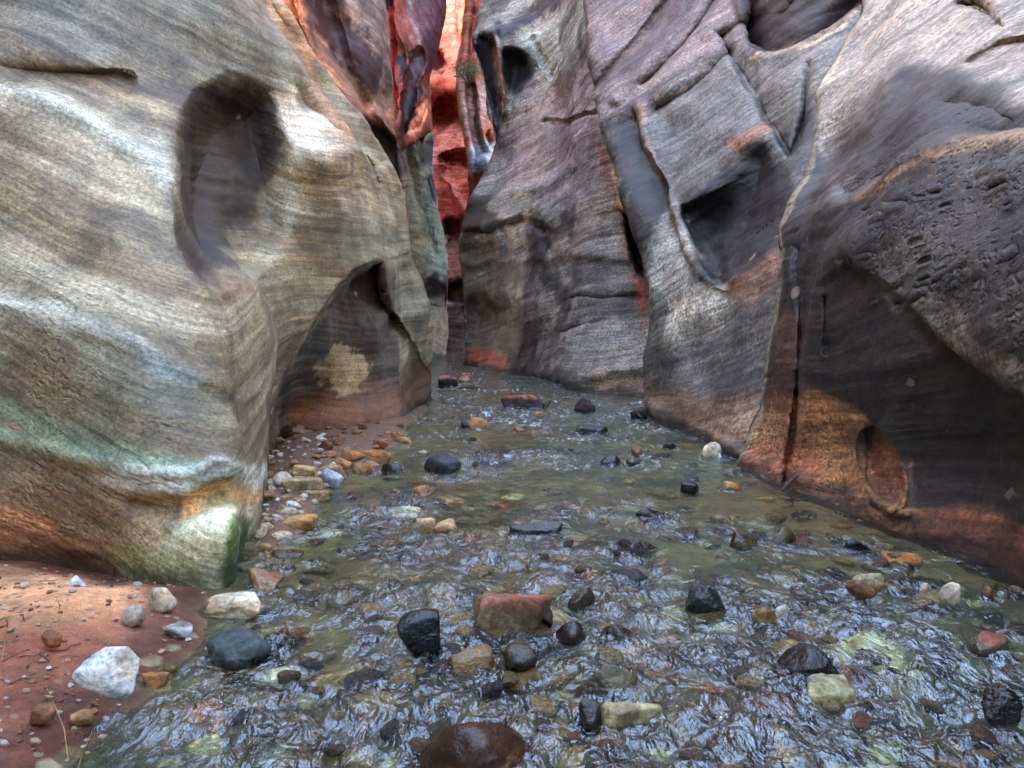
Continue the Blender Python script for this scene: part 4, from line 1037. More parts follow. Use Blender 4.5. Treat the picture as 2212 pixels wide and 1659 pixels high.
# on the red sand, lower left
R_(217,1606,112,186,'ang',white,"chunky white angular rock with broken edges on the red sand at water's edge", dep=.6, bank=True, seed=21)
R_(501,1337,118,66,'block',cream,"smooth cream block under the mossy foot of the left wall", dep=.6, bank=True, rot=-8)
R_(492,1448,116,112,'round',S(82,92,90),"dark blue-grey ribbed boulder half in water below the cream block", dep=1.3, rot=35, wet=.35)
R_(341,1325,58,60,'ang',cream,"pale yellowish stone with a dark side, against the sand below the wall", dep=.7, bank=True)
R_(279,1352,60,50,'round',S(190,176,156),"smooth oval grey-beige stone lying on the lit red sand", dep=.7, rot=-30, bank=True)
R_(160,1280,40,38,'ang',white,"small bright white pointed stone nearest the wall on the lit sand", dep=.7, bank=True)
R_(377,1379,58,38,'tri',S(196,196,188),"grey-white pointed shard on damp red sand", dep=.8, bank=True)
R_(327,1487,54,34,'block',ochre,"small ochre block at the edge of sand and water, right of the white rock", dep=.6, bank=True, rot=12)
R_(104,1395,38,36,'round',S(150,104,70),"brown rounded stone sunk in red sand left of the grass stalk", dep=.8, bank=True)
R_(363,1456,26,24,'round',olive,"small olive pebble at the waterline above the ochre block", dep=.8, bank=True)
R_(80,1560,42,38,'slab',S(160,116,76),"flat ochre-brown stone in wet sand left of the white rock", dep=.8, bank=True)
R_(166,1566,46,32,'slab',S(170,138,100),"ragged tan stone wedged at the foot of the white rock", dep=.8, bank=True, rot=20)
R_(425,1500,84,62,'slab',S(158,134,88),"flat tan slab just under water beside the ribbed boulder", sink=2, rot=10)
R_(388,1588,150,108,'round',S(128,116,72),"broad rounded olive boulder under clear water near the sand bank", sink=1)
R_(560,1276,76,62,'slab',S(176,138,96),"flat tan slab lying against the mossy wall foot at the waterline", dep=1.3, wet=.6, rot=15)
R_(592,1383,58,32,'ang',S(120,76,40),"small wet brown rock right of the ribbed boulder", dep=.8, wet=.7)
# gravel bank under the dark recess
R_(642,1152,70,44,'slab',S(186,150,92),"flat ochre slab with broken front edge at the near end of the gravel", dep=.8, rot=4)
R_(650,1062,90,36,'slab',S(186,166,128),"long pale slab tilted up to the right on the gravel", dep=.35, rot=24, bank=True)
R_(683,1080,68,26,'block',S(184,158,116),"straw-coloured oblong block in front of the long tilted slab", dep=.45, rot=4, bank=True)
R_(714,1056,48,48,'ang',S(170,178,184),"blue-white wedge stone standing over a dark wet base", dep=.7, bank=True)
R_(713,1034,62,36,'ang',S(200,168,118),"tan rock right behind the blue-white wedge", dep=.6, bank=True)
R_(654,1028,54,27,'block',S(212,184,134),"warm cream block on the gravel above the long tilted slab", dep=.7, rot=-10, bank=True)
R_(608,1050,40,34,'tri',S(222,212,192),"whitish wedge stone on gravel against the edge of the left wall", dep=.7, bank=True)
R_(760,996,52,28,'round',S(186,136,84),"plump ochre stone, largest in the row under the recess", dep=.7, bank=True)
R_(811,996,74,26,'slab',S(180,132,80),"long ochre stone at the right of the plump one", dep=.4, rot=-14, bank=True)
R_(800,1007,44,16,'round',S(176,128,78),"slim ochre stone touching the water below the long ochre one", dep=.6)
R_(780,1021,42,24,'ang',S(180,136,86),"ochre stone at the waterline left of the slim one", dep=.7)
R_(738,1011,38,24,'round',S(192,150,102),"tan rounded stone below the plump ochre one", dep=.7, rot=-30, bank=True)
R_(823,966,30,19,'round',S(160,104,72),"reddish-brown rounded stone close to the wall foot", dep=.7, bank=True)
R_(851,942,22,13,'round',S(206,150,104),"small orange-pink stone on top of the far end of the gravel", dep=.8, bank=True)
R_(868,955,40,14,'round',S(202,158,110),"smooth pinkish-tan stone at the far tip of the gravel", dep=.5, rot=-8)
R_(845,1017,46,22,'round',S(64,62,54),"dark wet stone splashed by water beyond the ochre row", dep=.8, wet=.8)
R_(571,1192,30,22,'ang',S(190,148,100),"small tan stone tucked against the left wall at the waterline", dep=.8)
R_(612,1203,72,16,'slab',S(112,92,62),"low wet brown slab just right of the mossy wall edge", dep=.5, wet=.6)
R_(618,1118,46,18,'slab',S(220,200,170),"thin streaked pale sheet of stone lying on red gravel", dep=.5, rot=-14, bank=True)
# in the stream, middle distance
R_(954,1021,78,46,'round',S(70,72,72),"smooth dark slate rock with a flat sloping top, alone in midstream", dep=.65, wet=.35, seed=11)
R_(1030,924,44,25,'block',S(188,138,92),"square orange block out of the water in midstream", dep=.6, rot=6)
R_(1004,925,18,20,'ang',S(50,44,38),"dark stone leaning on the left of the orange block", dep=.7, wet=.5)
R_(1130,880,92,30,'slab',S(74,52,44),"long low black and rust-red slab lying across the far stream", dep=.3, rot=3, top=S(156,96,74))
R_(1181,880,22,20,'round',S(96,92,66),"small olive stone at the right end of the long red slab", dep=.7)
R_(1264,889,52,32,'ang',S(86,60,54),"dark maroon rock with a slanting top before the bend", dep=.6, rot=-25, wet=.2)
R_(1382,903,38,26,'block',S(56,50,44),"dark block right against the corner of the right wall", dep=.7, wet=.3)
R_(967,836,44,28,'tri',S(56,44,42),"black rock with red and grey top near the left wall corner", dep=.7, top=S(160,110,100))
R_(1003,825,26,16,'round',S(170,128,100),"flat pinkish-tan stone just behind the black and red rock", dep=.7)
R_(1016,838,54,14,'slab',S(126,112,84),"thin flat grey-tan slab in front of the pinkish-tan stone", dep=.6)
R_(950,770,22,22,'round',S(206,160,152),"pink boulder at the very end of the visible stream", dep=.8)
R_(1121,931,28,14,'ang',S(170,122,70),"small orange-brown stone right of the orange block", dep=.6)
R_(1272,933,86,17,'slab',S(66,66,46),"long low dark mossy rock lying across midstream", dep=.25, wet=.5, rot=2)
R_(1016,951,32,14,'slab',S(112,104,70),"low flat olive stone below the orange block", dep=.8, wet=.3)
R_(910,1073,50,30,'ang',S(170,124,66),"ochre rock with an orange face left of midstream", dep=.7, rot=-25, wet=.3)
R_(1060,1002,96,36,'round',S(52,50,44),"broad dark hump of rock under a glistening sheet of water", sink=1)
R_(921,1153,44,38,'block',S(186,156,118),"left half of a cracked tan stone in midstream", dep=.7, seed=40)
R_(962,1153,48,34,'block',S(182,152,112),"right half of the cracked tan stone in midstream", dep=.65, seed=41)
R_(1016,1173,36,30,'round',S(168,92,40),"rusty orange stone under shallow water by the cracked pair", sink=1)
R_(1322,1003,46,24,'round',S(48,48,46),"wet black stone with white glints right of midstream", dep=.8, wet=.9)
R_(1377,982,24,20,'round',S(170,132,86),"small tan stone behind the wet black one", dep=.8)
R_(1372,1003,34,18,'round',S(86,80,66),"grey-brown wet stone right beside the wet black one", dep=.8, wet=.7)
R_(1542,986,52,34,'round',S(226,212,186),"pale cream rounded stone tipped up at the foot of the right wall", dep=.6, rot=28)
R_(1556,987,10,9,'round',white,"tiny white pebble tucked under the pale cream stone", dep=.9)
R_(1590,1020,42,13,'slab',S(128,108,86),"thin flat brown stone below the ridge of the right wall", dep=.6, wet=.3)
R_(1583,1054,46,18,'tri',S(190,142,86),"golden-brown flat pointed stone near the right wall", dep=.7)
R_(1494,1064,40,28,'round',S(50,44,46),"dark purple-black wet rock left of the golden-brown stone", dep=.8, wet=.8)
R_(1447,967,30,14,'round',S(60,52,48),"small dark stone lapped by water left of the pale cream stone", dep=.8, wet=.8)
# in the stream, near
R_(1097,1372,172,122,'block',S(132,112,80),"big rock with a flat brick-red top, largest standing clear of the water", dep=.8, rot=-14, top=S(158,110,88), seed=33)
R_(1172,1352,44,50,'ang',S(92,84,54),"olive shoulder of rock at the right end of the red-topped one", dep=.9, wet=.3)
R_(899,1416,98,110,'tri',black,"glossy black rock with a bright ridge left of the red-topped rock", dep=.9, wet=.85, rot=20, seed=14)
R_(962,1299,84,38,'ang',S(188,168,116),"pale buff stone under a film of water behind the black rock", sink=1)
R_(1016,1446,92,52,'block',S(150,118,66),"golden-brown wedge rock with a straight front edge", dep=.6, wet=.4, rot=8)
R_(1125,1451,68,62,'round',S(74,64,44),"round dark brown rock with a glossy stripe beside the wedge", dep=.9, wet=.8)
R_(1235,1393,60,56,'round',S(70,56,40),"glistening wet brown cobble right of the red-topped rock", dep=.9, wet=1)
R_(1322,1506,114,84,'ang',S(112,104,78),"grey-olive block with a dented face, behind the long flat block", dep=.75, wet=.25)
R_(1366,1566,144,62,'block',S(178,164,124),"long flat pale-tan block with a sharp right end", dep=.5, rot=4, wet=.1)
R_(1278,1568,46,56,'ang',S(70,56,46),"dark wet stone with white water on it left of the long flat block", dep=.9, wet=1)
R_(1008,1684,262,172,'round',S(88,58,34),"very large brown boulder washed by water at the bottom of the view", dep=.8, wet=.9, seed=52)
R_(1258,1311,64,44,'ang',S(80,66,48),"dark narrow rock slanting up to the right behind the cobble", dep=.6, wet=.6, rot=30)
R_(1181,1270,40,32,'ang',S(150,84,60),"reddish stone glinting under water behind the red-topped rock", sink=1)
R_(1433,1362,54,50,'round',S(190,172,128),"pale yellow stone with white water running over it", sink=1)
R_(1372,1412,96,42,'slab',S(198,150,94),"submerged orange-tan slab in front of the pale yellow stone", sink=1)
R_(1340,1386,96,40,'ang',S(70,54,42),"ragged dark brown rock beaded with splashes right of the cobble", dep=.5, wet=1)
R_(1158,1150,110,26,'slab',S(62,56,44),"row-shaped dark wet rock breaking the water past the cracked pair", dep=.3, wet=.9)
R_(1375,1192,108,34,'ang',S(66,56,46),"low dark rock with splashes on the right of midstream", dep=.5, wet=.9)
R_(1420,1120,84,26,'ang',S(44,42,40),"black shard of rock with white water above the splashed rock", dep=.5, wet=.9, rot=16)
R_(1716,1251,62,48,'tri',S(140,132,92),"pale olive three-cornered stone under water on the right", sink=2)
R_(1532,1333,84,80,'ang',S(50,52,48),"dark charcoal six-sided rock with foam at its left", dep=.9, wet=.6)
R_(1880,1306,70,76,'ang',S(140,92,44),"brown rock with a pale flat top on the right side", dep=.8, wet=.5, top=S(170,158,124))
R_(2060,1306,40,52,'round',S(206,186,158),"pale upright egg-shaped pebble near the right wall", dep=.8, rot=15)
R_(2000,1282,22,24,'ang',S(190,170,140),"small bright stone left of the upright pebble", dep=.8, wet=.3)
R_(2142,1286,30,24,'round',S(120,100,60),"little olive-brown stone by the dark foot of the right wall", dep=.8, wet=.3)
R_(1655,1341,50,36,'round',S(164,140,86),"yellow-ochre egg-shaped cobble in mid right of the stream", dep=.7, wet=.4)
R_(1690,1325,30,22,'round',S(210,204,180),"pale wet stone touching the yellow-ochre cobble", dep=.8, wet=.5)
R_(1760,1466,140,86,'round',S(40,42,36),"large dark arched boulder with water pouring over it", dep=.7, wet=1, seed=61)
R_(1810,1524,116,68,'slab',S(186,174,124),"big pale flat stone with a broken brown front edge", dep=.8, rot=-6, top=S(180,178,140))
R_(1708,1552,98,62,'ang',S(134,76,40),"rust-brown rock under running water before the arched boulder", sink=1)
R_(2003,1507,64,66,'ang',S(196,176,130),"pale tan stone under a fast sheet of water on the right", sink=1)
R_(2158,1421,86,62,'ang',S(120,104,80),"grey-brown rock with an orange-red tip at right", dep=.8, wet=.5, top=S(166,98,68))
R_(2185,1622,84,130,'ang',S(40,38,38),"black dripping boulder in the lower right corner of the stream", dep=.8, wet=1)
R_(1610,1180,60,36,'ang',S(90,78,46),"left of two dark olive rocks splashed white below the right wall", dep=.6, wet=.8)
R_(1700,1172,64,36,'ang',S(104,92,48),"mossy olive slab tilted up to the right below the right wall", dep=.5, wet=.6, rot=25)
R_(1858,1188,60,30,'ang',S(36,36,38),"black rock in the dark water at the right wall's foot", dep=.6, wet=1)
R_(1640,1612,110,60,'ang',S(120,104,90),"pale rock under white water at the bottom right of midstream", sink=1)
R_(1540,1556,90,40,'slab',S(150,128,90),"tan rock sheeted with bright water at the bottom, right of the flat block", sink=1)
R_(1886,1352,60,40,'round',S(58,56,44),"dark rounded hump washed by water below the brown rock", sink=1)
R_(1910,1402,70,44,'round',S(96,88,58),"olive rounded hump washed by water beside the arched boulder", sink=1)
R_(2010,1382,60,34,'round',S(160,136,100),"tan rock under glittering water near the orange-tipped rock", sink=1)
R_(2080,1470,120,60,'round',S(112,108,64),"wide olive boulder under smooth water at far right", sink=1)
R_(780,1560,60,44,'round',S(150,110,70),"amber stone under broken water right of the olive boulder", sink=1)
R_(770,1632,70,50,'round',S(180,160,120),"pale round stone under water left of the very large boulder", sink=1)
R_(1230,1222,70,30,'slab',S(128,112,72),"khaki flat stone under water beyond the red-topped rock", sink=2)
R_(1040,1215,52,40,'round',S(170,148,100),"round buff stone topped by a white curl of water", sink=1)
R_(870,1200,60,40,'ang',S(110,106,80),"grey-olive stone under ripples left of the buff stone", sink=2)
R_(760,1120,40,34,'round',S(140,128,80),"round khaki stone under calm water off the gravel", sink=1)
R_(845,1100,60,34,'round',S(60,60,54),"dark stone under a blue-white ripple off the gravel", sink=1)
R_(990,1440,30,18,'round',S(60,50,40),"dark pebble tucked behind the golden-brown wedge", dep=.8, wet=.8)

# ------------------------------------------------------------------ small stones, copied
def scatter(n, zone, sizes, colours, label, group, seed, bank, sub=3, wet=0.0, name="pebble", test=None, sink=False, gap=0.9):
    rs = random.Random(seed)
    protos = []
    k = 0; placed = []
    while k < n:
        for _ in range(400):
            x, y = zone(rs)
            g = ground(x, y)
            if test and not test(g): continue
            d = g[1]; w = rs.uniform(*sizes) * rs.choice((0.6, 0.8, 1.0, 1.0, 1.4))
            if all((g[0] - a) ** 2 + (g[1] - b) ** 2 > (gap * (w + c) / 2) ** 2 for a, b, c in placed): break
        else: break
        placed.append((g[0], g[1], w))
        h, _, _ = ground_height(np.array([g[0]]), np.array([g[1]])); h = float(h[0])
        if len(protos) < 14:
            st = rs.choice(('ang', 'ang', 'round', 'slab', 'block') if bank else ('round', 'round', 'ang', 'slab', 'round'))
            o = stone_mesh(name, seed + k, st, (1.0, rs.uniform(.6, .9), rs.uniform(.4, .7)), colours[k % len(colours)], wet, 1.0, sub=sub, on_bank=bank)
            protos.append(o)
        else:
            o = rs.choice(protos).copy(); COL.objects.link(o)
        s = w
        o.scale = (s, s, s); o.rotation_euler = (rs.uniform(-.25, .25), rs.uniform(-.25, .25), rs.uniform(0, 6.28))
        z = h - 0.12 * s
        if sink: z = max(min(h + 0.02 * s, -0.010 - 0.5 * s), -0.035 - 0.6 * s)
        o.location = (g[0], g[1], z)
        tag(o, label, name, group)
        k += 1

inside = lambda pts, e: (lambda g: float(poly_sd(np.array([g[0]]), np.array([g[1]]), smooth_poly(pts, 3))[0]) > e)
pale_set = [S(226,216,196), S(206,190,160), S(190,160,120), S(214,200,176), S(176,140,104), S(232,226,214)]
warm_set = [S(180,140,100), S(222,214,200), S(150,110,82), S(206,184,150), S(230,226,216), S(120,86,64)]
bed_set = [tuple(min(.6, 1.7 * v) for v in c) for c in [S(160,136,84), S(130,112,66), S(184,160,112), S(104,90,58), S(150,104,58), S(110,104,84), S(66,62,50), S(196,176,130)]]
scatter(95, lambda r: (r.uniform(560, 720), r.uniform(965, 1180)), (0.035, 0.10), pale_set,
        "small pale pebble among others on the gravel under the dark recess", "pale pebbles on the gravel bank", 100, True, test=inside(BANK2, 0.02))
scatter(34, lambda r: (r.uniform(700, 900), r.uniform(925, 1010)), (0.06, 0.15), [S(176,126,80), S(160,112,72), S(196,150,104), S(140,98,66)],
        "little ochre cobble in the row along the recessed wall foot", "ochre cobbles along the recessed wall", 300, True, test=inside(BANK2, 0.0), name="cobble")
scatter(190, lambda r: (r.uniform(-40, 440), r.uniform(1245, 1650)), (0.010, 0.034), warm_set,
        "tiny pebble lying on the red sand bank", "tiny pebbles on the red sand bank", 500, True, test=inside(BANK1, 0.03))
scatter(285, lambda r: (r.uniform(330, 2250), 760 + 900 * r.random() ** 0.55), (0.09, 0.26), bed_set,
        "cobble lying under the running water of the stream", "cobbles under the stream", 700, False, name="submerged_cobble", sink=True,
        test=lambda g: not inside(BANK1, -0.15)(g) and not inside(BANK2, -0.1)(g))
scatter(240, lambda r: (r.uniform(520, 2210), 790 + 865 * r.random() ** 0.55), (0.07, 0.19), [S(70,64,50), S(100,82,52), S(54,54,50), S(130,112,72), S(120,84,52), S(150,132,92), S(84,78,56)],
        "small wet cobble just breaking the stream's surface", "small wet cobbles in the stream", 900, False, name="wet_cobble", wet=0.85,
        test=lambda g: not inside(BANK1, -0.15)(g) and not inside(BANK2, -0.1)(g))
for o in list(COL.objects):
    if o.name.startswith("wet_cobble"):
        s = o.scale[0]; o.location.z = 0.010 - 0.58 * s
        RIPPLE.append((o.location.x, o.location.y, s * 0.6))

# ------------------------------------------------------------------ water
def water_material():
    m = bpy.data.materials.new("stream_water"); m.use_nodes = True
    t = m.node_tree; t.nodes.clear(); L = t.links.new
    out = N(t, "ShaderNodeOutputMaterial")
    geo = N(t, "ShaderNodeNewGeometry").outputs["Position"]
    turb = attr(t, "turb", "Fac")
    n1 = noise_n(t, vscale(t, geo, (1.0, 0.55, 1.0)), 30.0, 4, 0.6, 0.6)
    n0 = noise_n(t, vscale(t, geo, (1.0, 0.7, 1.0)), 9.0, 3, 0.6, 0.5)
    h = math_n(t, 'MULTIPLY', math_n(t, 'ADD', math_n(t, 'MULTIPLY', n1, 0.016), math_n(t, 'MULTIPLY', n0, 0.06)), turb)
    b = N(t, "ShaderNodeBump"); b.inputs["Strength"].default_value = 1.0; b.inputs["Distance"].default_value = 1.0
    L(h, b.inputs["Height"])
    fr = N(t, "ShaderNodeFresnel"); fr.inputs["IOR"].default_value = 1.33; L(b.outputs[0], fr.inputs["Normal"])
    gl = N(t, "ShaderNodeBsdfGlossy"); gl.inputs["Roughness"].default_value = 0.02; gl.inputs["Color"].default_value = (0.84, 0.93, 1.0, 1); L(b.outputs[0], gl.inputs["Normal"])
    rf = N(t, "ShaderNodeBsdfRefraction"); rf.inputs["IOR"].default_value = 1.2; rf.inputs["Roughness"].default_value = 0.0
    rf.inputs["Color"].default_value = (0.92, 0.95, 0.87, 1); L(b.outputs[0], rf.inputs["Normal"])
    df = N(t, "ShaderNodeBsdfDiffuse"); df.inputs["Color"].default_value = (0.12, 0.15, 0.13, 1); L(b.outputs[0], df.inputs["Normal"])
    m1 = N(t, "ShaderNodeMixShader"); m1.inputs[0].default_value = 0.05; L(rf.outputs[0], m1.inputs[1]); L(df.outputs[0], m1.inputs[2])
    m2 = N(t, "ShaderNodeMixShader"); L(math_n(t, 'ADD', fr.outputs[0], mapr(t, turb, 0.2, 1.2, 0.015, 0.115), True), m2.inputs[0]); L(m1.outputs[0], m2.inputs[1]); L(gl.outputs[0], m2.inputs[2])
    fo = N(t, "ShaderNodeBsdfDiffuse"); fo.inputs["Color"].default_value = (0.72, 0.76, 0.80, 1)  # white specks paint glints on the ripples as well as foam
    f1 = noise_n(t, vscale(t, geo, (1.0, 0.35, 1.0)), 70.0, 5, 0.75, 0.5)
    f2 = noise_n(t, vscale(t, geo, (1.0, 0.6, 1.0)), 4.0, 4, 0.6)
    crest = attr(t, "crest", "Fac")
    fm = math_n(t, 'MULTIPLY', mapr(t, f1, 0.58, 0.70, 0.0, 0.55), mapr(t, math_n(t, 'ADD', f2, crest), 0.50, 0.92, 0.0, 1.0), True)
    f3 = noise_n(t, vscale(t, geo, (1.0, 0.28, 1.0)), 15.0, 4, 0.7, 0.4); far = attr(t, "far", "Fac")
    f4 = noise_n(t, vscale(t, geo, (1.0, 0.4, 1.0)), 1.6, 3, 0.6)
    fm2 = math_n(t, 'MULTIPLY', math_n(t, 'MULTIPLY', mapr(t, f3, 0.52, 0.66, 0.0, 0.75), mapr(t, f4, 0.45, 0.62, 0.15, 1.0)), far)  # glints on the distant water, painted as larger pale specks
    fm = math_n(t, 'MAXIMUM', fm, fm2)
    m3 = N(t, "ShaderNodeMixShader"); L(fm, m3.inputs[0]); L(m2.outputs[0], m3.inputs[1]); L(fo.outputs[0], m3.inputs[2])
    L(m3.outputs[0], out.inputs[0])
    return m

def build_water():
    ys = np.concatenate([[4000, 2800, 2200, 1950], np.arange(1800, 738, -2.1), [732, 726, 720]])
    ps = np.concatenate([[-1400, -900, -600, -400], np.arange(-260, 2480, 2.2), [2600, 2800, 3100, 3600]])
    Y, X = lod_grid(ys, ps)
    P = np.stack([X, Y, 0 * X], -1)
    sp = np.abs(np.gradient(Y, axis=0))                      # spacing along the stream
    T = 0.14 + 0.82 * sstep(0.0, 0.5, fbm(np.stack([X * 1.3, Y * 0.75, 0 * X], -1), 4, 401))
    calm = [((800,1050),(110,60),.75), ((1150,935),(110,22),.6), ((1600,985),(60,20),.5), ((690,1250),(120,60),.5), ((1450,960),(120,16),.4), ((370,1500),(110,80),.7),
            ((1800,1250),(220,50),.5), ((1350,1040),(80,20),.3)]
    T = T + 0.5 * sstep(6, 12, Y)
    px, py, _ = project(P)
    for (x0, y0), (rx, ry), a in calm: T *= 1 - a * np.exp(-((px - x0) / rx) ** 2 - ((py - y0) / ry) ** 2)
    wild = [((1150,900),(120,30),.5), ((1250,1100),(200,60),.5), ((1500,1480),(420,160),.15), ((800,1560),(260,100),.35), ((1100,820),(120,14),.5), ((1960,1420),(250,150),.4)]
    for (x0, y0), (rx, ry), a in wild: T += a * np.exp(-((px - x0) / rx) ** 2 - ((py - y0) / ry) ** 2)
    Z = np.zeros_like(X)
    T0 = T
    for x, y, r, h in MOUNDS:
        q = (np.abs(X - x) < 3 * r) & (np.abs(Y - y) < 3 * r)
        dx, dy = X[q] - x, Y[q] - y
        e = np.exp(-(dx * dx + dy * dy) / (r * r))
        Z[q] += h * 1.25 * e - 0.5 * h * np.exp(-(dx * dx + (dy + 1.15 * r) ** 2) / (0.5 * r * r))
        T[q] += 0.75 * np.exp(-(dx * dx + (dy + 0.8 * r) ** 2) / (1.2 * r * r))
    for x, y, r in RIPPLE:
        q = (np.abs(X - x) < 4 * r) & (np.abs(Y - y) < 4 * r)
        dx, dy = X[q] - x, Y[q] - y; rr = np.hypot(dx, dy)
        Z[q] += 0.010 * np.exp(-((rr - r * 1.1) / (0.25 * r)) ** 2) * (0.5 + 0.5 * dy / (rr + 1e-6))
        Z[q] -= 0.012 * np.exp(-(dx * dx + (dy + 1.2 * r) ** 2) / (0.6 * r * r))
        T[q] += 0.7 * np.exp(-(dx * dx / (1.5 * r * r) + (dy + 1.3 * r) ** 2 / (2.5 * r * r)))
    T = np.minimum(T, 1.05)
    for lam, amp, an, sd in ((0.95, 0.026, .8, 411), (0.42, 0.036, .8, 412), (0.20, 0.036, .75, 413), (0.10, 0.023, .65, 414), (0.055, 0.007, .55, 415)):
        fade = 1 - sstep(0.30, 0.75, sp / (lam / an))
        w = fbm(np.stack([X / lam + 0.4 * fbm(P * (0.5 / lam), 2, sd + 9), Y / lam * an, 0 * X + sd], -1), 2, sd)
        w = 0.5 * w + 0.5 * (0.35 - 1.4 * np.abs(w)) if lam < 0.5 else w
        Z += amp * w * T * fade
    V = np.stack([X, Y, Z], -1).reshape(-1, 3)
    o = mesh_from("water", V, grid_faces(*X.shape)[:, ::-1], water_material(), {'turb': np.clip(T, 0.12, 1.6).ravel(), 'far': (sstep(5.0, 9.0, Y) * np.clip(T, 0, 1)).ravel(), 'crest': np.clip((T - 0.8) * 0.35 + Z * 9.0, -0.3, 0.6).ravel()})
    tag(o, kind='structure')

build_ground(); build_water()

# ------------------------------------------------------------------ plants and drift
def plain(name, c, rough=0.8):
    m, t, bs = new_mat(name)
    geo = N(t, "ShaderNodeNewGeometry").outputs["Position"]
    n = noise_n(t, geo, 25.0, 4)
    t.links.new(mixc(t, 1.0, c, gray(t, mapr(t, n, .3, .7, .6, 1.4)), 'MULTIPLY'), bs.inputs["Base Color"])
    bs.inputs["Roughness"].default_value = rough
    return m
M_LEAF = plain("shrub_leaf", S(120,140,96)); M_WOOD = plain("drift_wood", S(74,56,42)); M_STRAW = plain("dry_straw", S(190,160,104))

def tube_data(pts, r0, r1, seg=6):
    pts = np.array(pts, float); V = []; F = []
    for i, p in enumerate(pts):
        t = pts[min(i + 1, len(pts) - 1)] - pts[max(i - 1, 0)]; t /= np.linalg.norm(t) + 1e-9
        a = np.cross(t, [0.3, 0.2, 1.0] if abs(t[2]) < .9 else [1, 0, 0]); a /= np.linalg.norm(a); b = np.cross(t, a)
        r = r0 + (r1 - r0) * i / (len(pts) - 1)
        for k in range(seg):
            an = 2 * math.pi * k / seg; V.append(p + r * (math.cos(an) * a + math.sin(an) * b))
    for i in range(len(pts) - 1):
        for k in range(seg): F.append((i * seg + k, i * seg + (k + 1) % seg, (i + 1) * seg + (k + 1) % seg, (i + 1) * seg + k))
    return V, F

def join(parts):
    V = []; F = []
    for v, f in parts:
        o = len(V); V += list(v); F += [tuple(i + o for i in q) for q in f]
    return V, F

rs = random.Random(3)
def shrub():
    base = at(1012, 184, 27.4)
    root = bpy.data.objects.new("shrub", None); COL.objects.link(root); root.location = base
    tag(root, "grey-green shrub growing high up on the red wall above the pale columns", "shrub")
    st = []; tips = []
    for i in range(9):
        a = rs.uniform(0, 6.28); e = np.array([math.cos(a) * rs.uniform(.1, .42) - .12, math.sin(a) * .25 - .1, rs.uniform(.3, .68)])
        st.append(tube_data([(0, 0, 0), e * .5 + np.array([0, 0, .05]), e], .018, .006, 5)); tips.append(e)
    V, F = join(st); mesh_from("stem", V, F, M_WOOD, parent=root)
    V = []; F = []
    for i in range(900):
        c = tips[rs.randrange(9)] + np.array([rs.gauss(0, .10), rs.gauss(0, .09), rs.gauss(0, .085)])
        s = rs.uniform(.018, .045); u = np.array([rs.gauss(0, 1) for _ in range(3)]); u /= np.linalg.norm(u)
        v = np.cross(u, [rs.gauss(0, 1) for _ in range(3)]); v /= np.linalg.norm(v)
        o = len(V); V += [c - u * s, c + v * s * .5, c + u * s, c - v * s * .5]; F.append((o, o + 1, o + 2, o + 3))
    mesh_from("crown", V, F, M_LEAF, parent=root, smooth=False)
shrub()

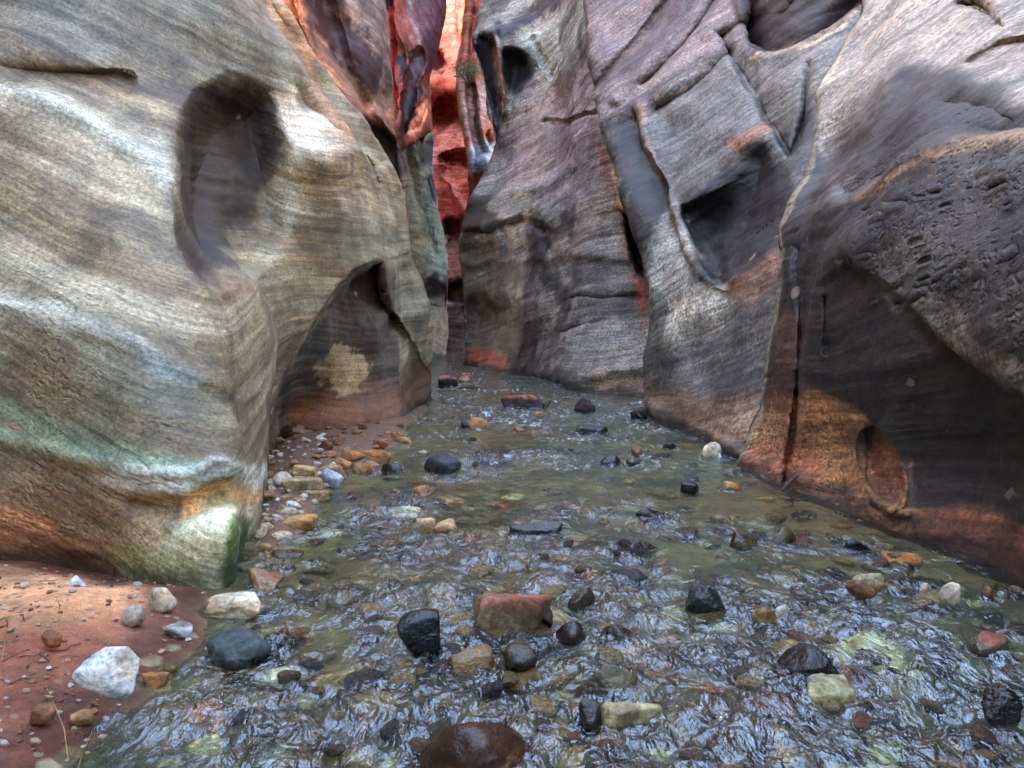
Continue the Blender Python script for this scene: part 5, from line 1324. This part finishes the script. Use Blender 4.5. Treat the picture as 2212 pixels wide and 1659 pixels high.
def drift():
    b = ground(1714, 1090)
    P = []
    for i in range(16):
        a = rs.uniform(-.5, 3.6); l = rs.uniform(.06, .2); z = rs.uniform(.01, .06)
        p = np.array([rs.gauss(0, .05), rs.gauss(.03, .03), z])
        q = p + np.array([math.cos(a) * l, .25 * math.sin(a) * l, rs.uniform(-.01, .09)])
        P.append(tube_data([p, (p + q) / 2 + [0, 0, rs.uniform(-.02, .03)], q], rs.uniform(.003, .007), .002, 5))
    for i in range(14):
        c = np.array([rs.gauss(0, .07), rs.gauss(0, .03), rs.uniform(.01, .07)]); s = rs.uniform(.015, .03)
        u = np.array([rs.gauss(0, 1), rs.gauss(0, .6), rs.gauss(0, .5)]); u /= np.linalg.norm(u); v = np.cross(u, [0, .4, 1])
        P.append(([c - u * s, c + v * s * .5, c + u * s, c - v * s * .5], [(0, 1, 2, 3)]))
    V, F = join(P); o = mesh_from("driftwood_tangle", V, F, M_WOOD); o.location = b
    tag(o, "tangle of dark twigs and dead leaves caught at the foot of the right wall", "twigs")
    b = ground(1385, 905, 0.0)
    V, F = tube_data([(0, 0, .02), (-.06, .1, .10), (-.16, .15, .22), (-.2, .2, .27)], .012, .005, 6)
    o = mesh_from("stick", V, F, M_WOOD); o.location = b
    tag(o, "thin bent stick poking out of the water before the right wall corner", "stick")
    b = ground(1706, 1058, 0.0)
    V, F = tube_data([(-.05, 0, .0), (0, .02, .05), (.07, .05, .10)], .02, .012, 6)
    o = mesh_from("wood_stub", V, F, M_WOOD); o.location = b
    tag(o, "short black stub of wood where the crack in the right wall meets the water", "wood")
drift()
for (x, yb, ln, lean, lab) in ((147, 1612, .23, -.05, "tall dry grass stalk standing in front of the white rock"),
                               (128, 1392, .10, .01, "short straw stalk beside the brown sunken stone"),
                               (4, 1470, .12, .03, "straw stalk at the left border of the sand"),
                               (158, 1640, .16, .07, "bent straw stalk lowest on the sand bank")):
    g = ground(x, yb, .05); h = float(ground_height(np.array([g[0]]), np.array([g[1]]))[0][0])
    V, F = tube_data([(0, 0, -.01), (lean * .3, .01, ln * .4), (lean * .7, .0, ln * .75), (lean, -.01, ln)], .0022, .0008, 5)
    o = mesh_from("grass_stalk", V, F, M_STRAW); o.location = (g[0], g[1], h)
    tag(o, lab, "grass stalk", "dry grass stalks on the sand bank")
tw = random.Random(12); twig = None
for i in range(16):                                    # small twigs strewn on the sand
    for _ in range(200):
        g = ground(tw.uniform(0, 420), tw.uniform(1260, 1640), .1)
        if inside(BANK1, 0.05)(g): break
    h = float(ground_height(np.array([g[0]]), np.array([g[1]]))[0][0])
    if i < 4:
        l = tw.uniform(.05, .09)
        V, F = tube_data([(-l, 0, .004), (-.2 * l, tw.uniform(-.01, .01), .009), (.4 * l, tw.uniform(-.012, .012), .006), (l, tw.uniform(-.02, .02), .012)], .0028, .0012, 5)
        twig = mesh_from("twig", V, F, M_WOOD)
    else:
        twig = twig.copy(); COL.objects.link(twig)
    twig.location = (g[0], g[1], h); twig.rotation_euler = (0, 0, tw.uniform(0, 6.28)); twig.scale = (tw.uniform(.5, 1.1),) * 3
    tag(twig, "thin dark twig strewn on the red sand bank", "twig", "twigs strewn on the red sand")
